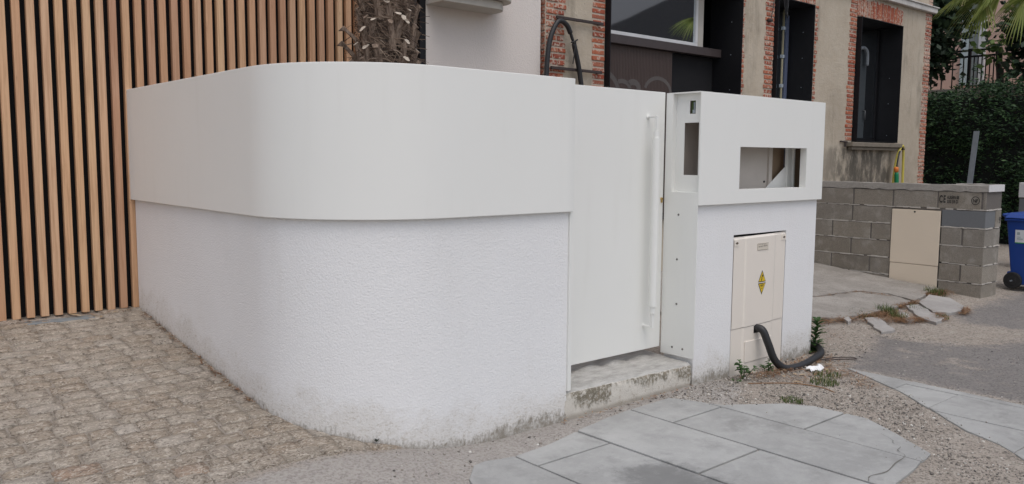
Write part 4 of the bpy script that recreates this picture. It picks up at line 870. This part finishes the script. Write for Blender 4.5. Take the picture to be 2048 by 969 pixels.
mb = MB(); za, zc = .585, .735; mb.add([(side_x(za) - .003, 3.575, za), (side_x(za) - .003, 3.38, za), (side_x(zc) - .003, 3.38, zc), (side_x(zc) - .003, 3.575, zc)], [(0, 1, 2, 3)]); lb = mb.build("sticker", MAT['sticker'], wb)
mb = MB(); mb.add([(side_x(za - .012) - .003, 3.575, za - .012), (side_x(za - .012) - .003, 3.38, za - .012), (side_x(za) - .003, 3.38, za - .001), (side_x(za) - .003, 3.575, za - .001)], [(0, 1, 2, 3)]); mb.build("green_stripe", MAT['green_ink'], lb)
mb = MB(); xx = side_x(.66) - .006; mb.box(xx, xx + .001, 3.525, 3.555, .675, .710); mb.box(xx, xx + .001, 3.515, 3.553, .645, .652); mb.box(xx, xx + .001, 3.490, 3.553, .622, .632); mb.build("print", MAT['grey_ink'], lb)

# ------------------------------------------------------------------ post, hose
mb = MB(); a = Vector((13.0, 4.915, .1)); b = Vector((13.03, 4.800, 1.985)); d = b - a
for (x0, x1, y0, y1) in ((0, .006, -.034, .034), (0.006, .035, .028, .034), (.006, .035, -.034, -.028)):
    mb.prism([a + Vector((x0, y0, 0)), a + Vector((x1, y0, 0)), a + Vector((x1, y1, 0)), a + Vector((x0, y1, 0))], d)
tag(mb.build("metal_post", MAT['steel']), "leaning galvanised metal post behind the block wall, against the hedge", "post")
hz = thing("garden_hose", "yellow garden hose hung below the window with a green grip and orange fitting", "hose", (13.3, 6.05, .3))
HY = F_Y - .08
mb = MB(); mb.tube(smooth_path([(13.21, HY, .35), (13.20, HY, 1.0), (13.235, HY, 1.35), (13.31, HY, 1.62), (13.40, HY - .01, 1.76), (13.445, HY - .02, 1.785), (13.49, HY - .01, 1.73), (13.53, HY, 1.55), (13.545, HY, 1.2), (13.55, HY, .35)], 8), .0195, 12); mb.build("hose", MAT['yellow_hose'], hz, smooth=True)
mb = MB(); mb.tube(smooth_path([(13.33, HY - .03, 1.70), (13.24, HY - .05, 1.60), (13.18, HY - .06, 1.46)], 5), .012, 8); mb.build("inner_tube", MAT['rubber'], hz, smooth=True)
mb = MB(); mb.tube([(13.165, HY - .06, 1.45), (13.168, HY - .06, 1.43), (13.175, HY - .06, 1.40), (13.182, HY - .06, 1.375)], [.026, .036, .036, .028], 14); mb.build("fitting", MAT['orange'], hz, smooth=True)
mb = MB(); mb.tube([(13.182, HY - .06, 1.374), (13.19, HY - .06, 1.33), (13.21, HY - .06, 1.20), (13.23, HY - .06, 1.06)], [.026, .032, .032, .028], 14); mb.build("grip", MAT['green_grip'], hz, smooth=True)
mb = MB(); mb.box(13.44, 13.50, F_Y - .11, F_Y - .002, 1.72, 1.758); mb.build("hose_hook", MAT['rust_iron'], bh)

# ------------------------------------------------------------------ foliage builders
def leaf_cloud(C, size, flat=.35, aspect=2.2, droop=0.0):
    """one small folded leaf (two tris sharing a spine -> quad) per centre; C (n,3)"""
    n = len(C); d = rng.normal(size=(n, 3)); d[:, 2] *= flat; d[:, 2] -= droop; d /= np.linalg.norm(d, axis=1)[:, None]
    e = np.cross(d, rng.normal(size=(n, 3))); e /= np.linalg.norm(e, axis=1)[:, None] + 1e-9
    s = (size * rng.uniform(.6, 1.4, n))[:, None]
    V = np.stack([C - d * s, C + e * s / aspect, C + d * s, C - e * s / aspect], 1).reshape(-1, 3)
    F = np.arange(4 * n).reshape(n, 4); return V, F
def clumps(n_c, per, box, spread, rs=None):
    c = np.stack([rng.uniform(a, b, n_c) for a, b in box], 1)
    return (c[:, None, :] + rng.normal(size=(n_c, per, 3)) * np.array(spread)).reshape(-1, 3)
# hedge: leafy sprays on a lumpy face
hdg = thing("hedge", "tall dark clipped conifer hedge behind the block wall", "hedge", (17.2, 5.5, .1))
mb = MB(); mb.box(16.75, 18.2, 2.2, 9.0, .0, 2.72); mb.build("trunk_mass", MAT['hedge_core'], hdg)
Cs = []
nc = 1500
yy = rng.uniform(2.0, 9.0, nc); zz = rng.uniform(.2, 2.85, nc); bulge = .16 * np.sin(yy * 2.1 + 1) * np.sin(zz * 3.3) + .10 * np.sin(yy * 5.3 + zz * 4)
face = np.stack([16.62 - bulge + rng.normal(0, .07, nc), yy, zz], 1)
topc = np.stack([rng.uniform(16.5, 18.2, 420), rng.uniform(2, 9, 420), 2.86 + rng.normal(0, .06, 420)], 1)
topc[:, 2] += .10 * np.sin(topc[:, 1] * 2.4) + .07 * np.sin(topc[:, 1] * 7 + 1) + rng.normal(0, .05, 420)
cc = np.concatenate([face, topc]); tilt = rng.normal(size=(len(cc), 3)) * np.array([.05, .13, .05])
pts = (cc[:, None, :] + rng.normal(size=(len(cc), 24, 1)) * tilt[:, None, :] * 1.1 + rng.normal(0, .03, (len(cc), 24, 3))).reshape(-1, 3)
V, Fa = leaf_cloud(pts, .036, .35, 2.8, .15); raw_mesh("foliage", V, Fa, MAT['hedge'], hdg)
def tree(name, lab, base, trunk_h, crown, nclump, per, leaf, mat, seed=0, lean=(0, 0)):
    tr = thing(name, lab, "tree", base); bx, by, bz = base
    mb = MB(); top = Vector((bx + lean[0], by + lean[1], bz + trunk_h)); r = random.Random(seed)
    mb.tube(smooth_path([base, Vector(base).lerp(top, .5) + Vector((.08, -.05, 0)), top], 5), [.16 - .09 * i / 10 for i in range(11)], 9)
    (cx_, cy_, cz_), (rx, ry, rz) = crown; cl = []
    for i in range(nclump):
        while True:
            p = np.array([r.uniform(-1, 1), r.uniform(-1, 1), r.uniform(-1, 1)]); l = np.linalg.norm(p)
            if .45 < l < 1: break
        q = np.array([cx_ + p[0] * rx, cy_ + p[1] * ry, cz_ + p[2] * rz]); cl.append(q)
        if i % 7 == 0: mb.tube([top + (Vector(base) - top) * .12, (top + Vector(q)) / 2 + Vector((0, 0, .15)), Vector(q)], [.05, .03, .008], 6)
    mb.build("trunk", MAT['bark'], tr, smooth=True)
    C = (np.array(cl)[:, None, :] + rng.normal(size=(nclump, per, 3)) * np.array([.22, .22, .16])).reshape(-1, 3)
    V, Fa = leaf_cloud(C, leaf, .6, 1.7, .3); raw_mesh("crown", V, Fa, mat, tr); return tr
tree("dark_tree", "dark broadleaf tree leaning between the brick house and the pink house", (18.9, 8.7, .2), 3.0, ((18.9, 8.6, 5.0), (1.1, 1.15, 1.8)), 300, 42, .085, MAT['tree_leaf'], 1)
tree("dark_tree", "dense dark tree right of the pink house, above the hedge", (19.6, 6.0, .2), 3.0, ((19.6, 5.75, 4.3), (1.2, .75, 1.25)), 120, 42, .09, MAT['tree_leaf'], 2)
tree("small_tree", "small bright green tree in front of the pink house wall", (20.4, 7.1, .2), 3.4, ((20.4, 7.12, 4.0), (.22, .22, .35)), 9, 12, .10, MAT['fig_leaf'], 3)
tree("tall_tree", "tall shaded tree filling the gap behind the pink house", (27, 10.5, .2), 4.5, ((27, 9.5, 6.2), (2.2, 4.5, 3.4)), 220, 40, .17, MAT['tree_leaf'], 4)

# ------------------------------------------------------------------ pink house beyond the hedge
ph = thing("pink_house", "pink house with pale shutter and dark balcony railing beyond the hedge", "house", (23.5, 9, 0))
mb = MB(); mb.box(22.0, 27, 5.2, 11.5, 0, 8.0); mb.build("wall", MAT['pink_wall'], ph)
mb = MB(); mb.box(21.93, 21.995, 8.38, 8.55, 3.40, 5.6); mb.build("shutter", MAT['shutter'], ph, bevel=.006)
mb = MB(); mb.box(21.95, 21.995, 8.16, 8.36, 3.40, 5.6); mb.build("window_pane", plain("pale_curtained_glass", (.30, .33, .33), .2), ph)
mb = MB(); mb.box(21.92, 21.995, 7.99, 8.15, 3.40, 5.6); mb.build("door_frame", MAT['white_pvc'], ph, bevel=.006)
mb = MB(); mb.box(20.95, 21.998, 6.4, 8.10, 3.05, 3.25); mb.box(20.95, 21.998, 8.103, 10.6, 3.05, 3.25); mb.build("balcony", MAT['wall_far'], ph)
mb = MB(); Xr = 21.0
for z in (4.12, 3.98): mb.box(Xr, Xr + .04, 7.3, 10.2, z - .022, z + .022)
mb.box(Xr - .01, Xr + .05, 7.955, 8.015, 3.25, 4.16)
for q in list(np.arange(7.36, 7.94, .085)) + list(np.arange(8.10, 10.2, .24)): mb.box(Xr + .01, Xr + .03, q, q + .022, 3.25, 3.96)
mb.build("railing", MAT['black_metal'], ph)
mb = MB(); mb.box(21.7, 27.3, 5.0, 11.7, 8.01, 8.25); mb.build("roof", MAT['roof_tile'], ph)

# fan palm whose fronds hang into the picture from the right
fp = thing("fan_palm", "fan palm with yellow-green fronds hanging in at the top right", "palm", (12.6, 3.45, 0))
mb = MB(); mb.tube(smooth_path([(12.6, 3.35, 0), (12.58, 3.38, 2), (12.5, 3.5, 4.35)], 6), [.14] * 13, 12); mb.build("trunk", MAT['palm_trunk'], fp, smooth=True)
def frond(hub, crown, spread, L, n, droop, seed, roll=0):
    r = random.Random(seed); hub = Vector(hub); crown = Vector(crown); ax = (hub - crown).normalized(); sd = ax.cross(Vector((0, 0, 1))).normalized(); nn = sd.cross(ax)
    sd = (sd * math.cos(roll) + nn * math.sin(roll)).normalized()
    mb = MB(); mb.tube(smooth_path([crown, (crown + hub) / 2 + Vector((0, 0, .08)), hub], 5), .010, 6)
    for i in range(n):
        a = R(-spread + 2 * spread * i / (n - 1)); d = (ax * math.cos(a) + sd * math.sin(a)).normalized(); l = L * (1 - .25 * abs(a) / R(spread)) * r.uniform(.85, 1.05)
        w = .014; side = d.cross(Vector((0, 0, 1))); side = side.normalized() if side.length > .1 else sd
        V = []; 
        for k in range(6):
            t_ = k / 5; p = hub + d * l * t_ + Vector((0, 0, -droop * l * t_ ** 2.2)); ww = w * (.35 + 1.3 * t_) * (1 - t_) * 1.9 + .0015
            V += [p - side * ww, p + Vector((0, 0, -ww * .5)), p + side * ww]
        mb.add(V, [f for k in range(5) for f in ((3 * k, 3 * k + 1, 3 * k + 4, 3 * k + 3), (3 * k + 1, 3 * k + 2, 3 * k + 5, 3 * k + 4))])
    mb.build("frond", MAT['frond'], fp)
CR = (12.5, 3.5, 4.4)
frond((12.1, 4.62, 3.84), CR, 78, .55, 30, .30, 1, .25); frond((12.1, 4.45, 3.72), CR, 85, .50, 28, .55, 2, .9); frond((12.0, 4.2, 3.78), CR, 80, .60, 28, .5, 3, -.3); frond((12.1, 3.95, 3.66), CR, 85, .55, 28, .5, 4, .5); frond((11.9, 4.3, 4.1), CR, 75, .7, 28, .3, 7, .0)
frond((13.0, 3.0, 4.2), CR, 80, .7, 26, .3, 5); frond((12.9, 4.1, 4.5), CR, 80, .7, 26, .3, 6)

# ------------------------------------------------------------------ cut palm trunk behind the curved wall
pt = thing("palm_trunk", "shaggy brown palm trunk with cut leaf bases behind the curved wall", "palm", (3.37, 5.3, .4))
PX, PY, PR = 3.355, 5.30, .192
V = []; nz, na = 60, 36; Z = np.linspace(.35, 4.0, nz)
for z in Z:
    for k in range(na):
        a = 2 * math.pi * k / na; rr = PR * (1 + .06 * math.sin(3 * a + z * 4) + .05 * math.sin(7 * a - z * 9) + random.uniform(-.05, .05)); V.append((PX + rr * math.cos(a), PY + rr * math.sin(a), z))
mb = MB(); mb.add(V, [(i * na + k, i * na + (k + 1) % na, (i + 1) * na + (k + 1) % na, (i + 1) * na + k) for i in range(nz - 1) for k in range(na)]); mb.build("trunk", MAT['palm_trunk'], pt, smooth=True)
# fibres: thin strips wrapped obliquely round the trunk
nF = 5200; a0 = rng.uniform(math.pi * .75, math.pi * 2.05, nF); z0 = rng.uniform(1.7, 3.1, nF); da = rng.normal(.28, .25, nF); dz = rng.normal(-.01, .045, nF); ro = PR * rng.uniform(1.0, 1.16, nF); fl = rng.uniform(0, 1, nF) > .975
V = np.zeros((nF, 8, 3)); w = rng.uniform(.0010, .0034, nF)
for k in range(4):
    t_ = k / 3; aa = a0 + da * t_; rr = ro * (1 + .05 * math.sin(t_ * 3.1)) + fl * .10 * t_ ** 2; x = PX + rr * np.cos(aa); y = PY + rr * np.sin(aa); z = z0 + dz * t_ - .03 * t_ * t_
    V[:, 2 * k] = np.stack([x, y, z - w], 1); V[:, 2 * k + 1] = np.stack([x, y, z + w], 1)
Fa = (np.arange(nF)[:, None, None] * 8 + np.array([[0, 2, 3, 1], [2, 4, 5, 3], [4, 6, 7, 5]])[None]).reshape(-1, 4)
raw_mesh("fibre", V.reshape(-1, 3), Fa, MAT['fibre'], pt, kind="stuff")
def leaf_base(ang, z, L, w, out, seed):
    r = random.Random(seed); ca, sa = math.cos(ang), math.sin(ang); rad = Vector((ca, sa, 0)); tan = Vector((-sa, ca, 0)); p0 = Vector((PX, PY, z)) + rad * (PR - .01)
    mb = MB(); n = 6; V = []; sway = r.uniform(-.04, .04)
    for k in range(n):
        t_ = k / (n - 1); c = p0 + Vector((0, 0, L * t_)) + rad * (out * t_ ** 1.6 + .012) + tan * (sway * t_ * t_); ww = w * (2.0 - 1.1 * t_ + .2 * t_ ** 4); th = .012 * (1 - .2 * t_) + .006
        V += [c - tan * ww + rad * -.012, c - tan * ww * .6 + rad * th, c + rad * th * 1.4, c + tan * ww * .6 + rad * th, c + tan * ww - rad * .012, c - rad * .02]
    mb.add(V, [(k * 6 + j, k * 6 + (j + 1) % 6, (k + 1) * 6 + (j + 1) % 6, (k + 1) * 6 + j) for k in range(n - 1) for j in range(6)]); e = (n - 1) * 6
    tilt = r.uniform(.5, 1.1); cap = [p - Vector((0, 0, tilt * (rad.dot(p - c) + .01))) for p in V[e:e + 6]]
    mb.v[-6:] = [tuple(p) for p in cap]; mb.add([p + Vector((0, 0, .0006)) + rad * .0006 for p in cap], [(0, 1, 2, 3, 4, 5)], 1)
    mb.build("leaf_base", [MAT['leaf_base'], MAT['cut_wood'] if seed % 3 else MAT['leaf_base']], pt)
A = math.atan2(-PY, -PX)      # towards the viewer's side
rb = random.Random(21); BOOT = [(-1.35, 2.20, .17, .012, .15), (-1.30, 2.34, .14, .011, .13), (-.80, 2.30, .16, .020, .07), (.22, 2.30, .21, .020, .05), (.40, 2.44, .12, .024, .08), (.58, 2.42, .10, .018, .06)]
zz_ = 1.98
while zz_ < 3.1:
    for q in range(5): BOOT.append((-1.25 + .62 * q + rb.uniform(-.22, .22) + (.3 if int(zz_ * 10) % 2 else 0), zz_ + rb.uniform(-.04, .04), rb.uniform(.10, .19), rb.uniform(.015, .026), rb.uniform(.02, .065)))
    zz_ += .115
for i, (da_, z, L, w_, o_) in enumerate(BOOT):
    leaf_base(A + da_, z, L, w_, o_, i)

# ------------------------------------------------------------------ weeds, grass, litter, pebbles
def blades(cx_, cy_, n, rad, h, w, mb, seed=0, lean=.6):
    r = random.Random(seed)
    for i in range(int(n * 2.2)):
        a = r.uniform(0, 6.28); q = rad * math.sqrt(r.random()); x = cx_ + q * math.cos(a); y = cy_ + q * math.sin(a); z = gz(x, y) - .015; hh = h * r.uniform(.5, 1.1); b = r.uniform(0, 6.28); l = lean * hh * r.uniform(.3, 1.2); d = Vector((math.cos(b), math.sin(b), 0)); s = Vector((-d.y, d.x, 0)) * w
        p0 = Vector((x, y, z)); p1 = p0 + d * l * .35 + Vector((0, 0, hh * .6)); p2 = p0 + d * l + Vector((0, 0, hh))
        mb.add([p0 - s, p0 + s, p1 + s * .8, p1 - s * .8, p2], [(0, 1, 2, 3), (3, 2, 4)])
for i, (x, y, n, rd, h, lab) in enumerate([(5.40, 2.88, 60, .10, .05, "low green grass tuft on bare gravel right of the cable"), (4.84, 2.80, 60, .075, .03, "flat yellow-green grass tuft at the edge of the pale slabs"), (8.30, 3.80, 60, .10, .10, "tall grass tuft growing from the driveway crack"), (8.15, 3.62, 45, .09, .09, "grass tuft among brown needles beside the narrow slab fragment"), (8.55, 3.36, 30, .07, .06, "small grass tuft at the tip of the tapered slab fragment"), (9.80, 3.95, 70, .12, .10, "grass tuft at the foot of the block wall"), (7.95, 3.90, 60, .16, .05, "low grass strip along the front edge of the concrete driveway"), (8.75, 3.68, 40, .12, .06, "grass between the tapered and the largest slab pieces"), (5.62, 2.98, 50, .10, .04, "dry grass tuft beside the crumpled white paper")]):
    mb = MB(); blades(x, y, n, rd, h, .003, mb, i); tag(mb.build("grass_tuft", MAT['grass']), lab, "grass tuft", "grass tufts in the bare ground")
# tall weed at the corner of the pillar
wd = thing("tall_weed", "tall leafy green weed at the right corner of the white pillar", "weed", (6.255, 3.44, -.01))
mb = MB(); stem = smooth_path([(6.255, 3.44, -.02), (6.265, 3.435, .12), (6.275, 3.43, .26)], 5); mb.tube(stem, .004, 6); mb.build("stem", MAT['weed'], wd)
mb = MB(); r = random.Random(8)
def leaf(mb, p, d, L, w, droop=.3):
    d = Vector(d).normalized(); s = d.cross(Vector((0, 0, 1))); s = s.normalized() if s.length > .05 else Vector((1, 0, 0)); p = Vector(p); V = []
    for k in range(5): t_ = k / 4; c = p + d * L * t_ + Vector((0, 0, -droop * L * t_ * t_)); ww = w * (math.sin(math.pi * (t_ * .85 + .1)) if k < 4 else 0.02); V += [c - s * ww + Vector((0, 0, ww * .3)), c, c + s * ww + Vector((0, 0, ww * .3))]
    mb.add(V, [f for k in range(4) for f in ((3 * k, 3 * k + 1, 3 * k + 4, 3 * k + 3), (3 * k + 1, 3 * k + 2, 3 * k + 5, 3 * k + 4))])
for k in range(46):
    t_ = k / 46; p = stem[int(t_ * (len(stem) - 1))]; a = k * 2.4; leaf(mb, p, (math.cos(a), math.sin(a), .55 + .5 * t_), (.135 - .05 * t_) * r.uniform(.8, 1.15), .017, .35)
mb.build("leaves", MAT['weed'], wd)
for (x, y, n, L, lab, z0_) in [(5.14, 3.36, 34, .055, "bushy round-leaved weed at the left foot of the cream cabinet", .13), (5.40, 3.33, 24, .05, "small green weed under the drooping black cable", .09), (5.02, 3.34, 18, .03, "tiny flat weed in front of the white pillar foot", .02)]:
    wt = thing("leafy_weed", lab, "weed", (x, y, -.03), "small weeds by the cabinet"); mb = MB(); r = random.Random(int(x * 100)); ms = MB()
    for s_ in range(max(3, n // 5)):
        a = r.uniform(0, 6.28); tp = Vector((x + .07 * math.cos(a), y - .02 + .045 * math.sin(a), -.02 + z0_ * r.uniform(.5, 1.2))); ms.tube([(x + .02 * math.cos(a), y, -.04), tp], .0022, 5)
        for q in range(6): b = r.uniform(0, 6.28); leaf(mb, Vector((x, y, -.03)).lerp(tp, .45 + .55 * q / 5), (math.cos(b), math.sin(b), .4), L * r.uniform(.6, 1), L * .28, .4)
    ms.build("stem", MAT['weed'], wt); mb.build("leaves", MAT['weed'], wt)
mb = MB(); r = random.Random(4)
for q in range(3):
    a = r.uniform(0, 6.28); leaf(mb, (2.16, 3.535, gz(2.16, 3.53) + .012), (math.cos(a), math.sin(a) - .6, .9), .03, .007, .2)
tag(mb.build("tiny_weed", plain("dark_weed", (.02, .025, .015), .8)), "tiny dark weed at the foot of the curved wall", "weed")
# crumpled paper
mb = MB(); r = random.Random(2); n = 9; V = []
for i in range(n):
    for k in range(5): V.append((5.60 + .175 * i / (n - 1) + r.uniform(-.006, .006), 3.085 + .06 * k / 4 + .03 * math.sin(i * .9) * .4 + r.uniform(-.008, .008), -.008 + .018 * (k in (1, 2, 3)) + r.uniform(0, .016)))
mb.add(V, [(i * 5 + k, (i + 1) * 5 + k, (i + 1) * 5 + k + 1, i * 5 + k + 1) for i in range(n - 1) for k in range(4)]); tag(mb.build("crumpled_paper", MAT['paper']), "crumpled white paper scrap on the ground beside the black cable", "paper")
mb = MB(); mb.tube(smooth_path([(5.98, 3.23, .004), (6.12, 3.17, .012), (6.22, 3.10, .01), (6.21, 3.06, .008), (6.10, 3.12, .01), (5.99, 3.20, .004)], 6), .0045, 6); tag(mb.build("wire_loop", MAT['rust_iron'], smooth=True), "thin dark wire loop on the ground by the power cable", "wire")
mb = MB(); mb.tube(smooth_path([(4.98, 3.22, -.008), (5.12, 3.10, -.004), (5.22, 2.98, 0), (5.27, 2.83, -.004), (5.24, 2.72, -.008)], 6), .004, 6); tag(mb.build("dry_twig", plain("twig_brown", (.25, .14, .07), .8), smooth=True), "long thin brown twig on the gravel in front of the cabinet", "twig")
# brown needles and dry leaves along cracks and wall feet
mb = MB(); r = random.Random(12)
def strew(p0, p1, n, spread, L=.035, w=.0016, zo=.004):
    for i in range(n):
        t_ = r.random(); x = p0[0] + (p1[0] - p0[0]) * t_ + r.gauss(0, spread); y = p0[1] + (p1[1] - p0[1]) * t_ + r.gauss(0, spread * .7); a = r.uniform(0, 6.28); l = L * r.uniform(.5, 1.3); z = gz(x, y) + zo + r.uniform(-.010, .014)
        d = Vector((math.cos(a), math.sin(a), r.uniform(-.2, .3))) * l; s = Vector((-math.sin(a), math.cos(a), 0)) * w * r.uniform(.6, 1.6); c = Vector((x, y, z)); mb.add([c - d - s, c + d - s, c + d + s, c - d + s], [(0, 1, 2, 3)])
for a in 3 * [((7.2, 3.95), (7.7, 3.78), 150, .07), ((7.8, 3.82), (8.4, 3.72), 260, .07), ((7.95, 3.62), (8.3, 3.42), 260, .08), ((8.4, 3.3), (8.75, 3.5), 110, .05), ((9.3, 3.42), (8.9, 3.3), 100, .04), ((9.62, 3.95), (10.05, 3.92), 260, .08), ((9.05, 4.1), (8.9, 4.4), 90, .03), ((8.6, 3.83), (9.1, 3.85), 180, .04), ((8.9, 4.4), (8.0, 4.52), 60, .03)]: strew(*a, zo=.012)
for a in 3 * [((5.15, 3.30), (6.2, 3.28), 260, .07), ((5.3, 3.0), (6.0, 3.1), 120, .09), ((5.55, 2.6), (5.85, 3.0), 70, .05), ((6.2, 3.6), (7.0, 3.7), 50, .12)]: strew(*a, L=.026, zo=-.008)
for a in 2 * [((1.80, 6.05), (1.80, 4.15), 190, .012), ((1.83, 4.1), (2.1, 3.62), 40, .012), ((1.0, 6.1), (1.8, 6.12), 50, .02), ((3.3, 3.40), (4.6, 3.40), 40, .02)]: strew(*a, L=.012, w=.0022, zo=.004)
lt = mb.build("leaf_litter", MAT['litter']); lt['kind'] = 'stuff'; lt['label'] = "brown needles and dry bits strewn in the ground cracks"; lt['category'] = "leaf litter"
# a few larger dry leaves
mb = MB(); r = random.Random(6)
for (x, y) in [(5.25, 3.05), (5.45, 3.12), (5.52, 3.08), (5.6, 3.2), (5.75, 3.12), (5.34, 3.18), (5.9, 3.15), (5.48, 3.02), (5.7, 3.02), (1.52, 6.04), (1.55, 6.01), (1.66, 6.08), (1.42, 6.07), (5.6, 3.34), (5.85, 3.36)]:
    a = r.uniform(0, 6.28); leaf(mb, (x, y, gz(x, y) + (.012 if y > 5 else -.004)), (math.cos(a), math.sin(a), .15), r.uniform(.04, .10), r.uniform(.007, .013), .1)
dl = mb.build("dry_leaves", MAT['dry']); dl['kind'] = 'stuff'; dl['label'] = "curled dry leaves scattered on the ground"; dl['category'] = "dry leaves"
# pebbles
ico = [(0, 0, 1), (.89, 0, .45), (.28, .85, .45), (-.72, .53, .45), (-.72, -.53, .45), (.28, -.85, .45), (.72, .53, -.45), (-.28, .85, -.45), (-.89, 0, -.45), (-.28, -.85, -.45), (.72, -.53, -.45), (0, 0, -1)]
icf = np.array([(0, 1, 2), (0, 2, 3), (0, 3, 4), (0, 4, 5), (0, 5, 1), (1, 6, 2), (2, 7, 3), (3, 8, 4), (4, 9, 5), (5, 10, 1), (6, 7, 2), (7, 8, 3), (8, 9, 4), (9, 10, 5), (10, 6, 1), (11, 7, 6), (11, 8, 7), (11, 9, 8), (11, 10, 9), (11, 6, 10)]); ico = np.array(ico)
N = 30000; px = rng.uniform(4.2, 7.6, N); py = rng.uniform(.9, 3.75, N)
dens = np.where(px < 5.9, 1, .35) * np.where(sdist(px, py, SLAB) < -.008, 1, np.where(sdist(px, py, SLAB) < .035, .25, .004)) * np.where(sdist(px, py, SLAB2) > .03, .008, np.where(sdist(px, py, SLAB2) > -.008, .25, 1)) * np.where(sdist(px, py, ASPH1) > .05, .12, 1) * (py < 3.42 + (px > 6.25) * 1)
k_ = rng.uniform(0, 1, N) < dens; px, py = px[k_], py[k_]
N2 = 350; qx = rng.uniform(2.0, 4.9, N2); qy = rng.uniform(3.12, 3.44, N2); kk = (sdist(qx, qy, SLAB) < -.01); px = np.concatenate([px, qx[kk]]); py = np.concatenate([py, qy[kk]])
sz = .0034 * np.exp(rng.normal(0, .45, len(px))); sz = np.minimum(sz, .0105); on = (sdist(px, py, SLAB) > -.008) | (sdist(px, py, SLAB2) > -.008); sz = np.where(on, sz * .6, sz); P3 = np.stack([px, py, ground_z(px, py) + np.where(on, .003, -.010) + sz * .3], 1)
V = (P3[:, None, :] + ico[None] * sz[:, None, None] * rng.uniform(.6, 1.35, (len(px), 12, 1)) * np.array([1, 1, .7])); Fa = (np.arange(len(px))[:, None, None] * 12 + icf[None]).reshape(-1, 3)
pb = raw_mesh("gravel", V.reshape(-1, 3), Fa, MAT['peb'], kind="stuff"); pb['label'] = "loose gravel scattered over bare ground"; pb['category'] = "gravel"

# house across the street, seen mirrored in the upper pane
oh = thing("opposite_house", "dark-roofed house across the street, mirrored in the upper window pane", "house", (40, -20, 0))
mb = MB(); mb.box(27, 54, -26, -14, 0, 6.6); mb.build("wall", MAT['wall_far'], oh)
mb = MB(); mb.prism([(25.6, -13.4, 6.38), (55.4, -13.4, 6.38), (40.5, -13.4, 12.5)], (0, -13, 0)); mb.build("roof", MAT['roof_tile'], oh)
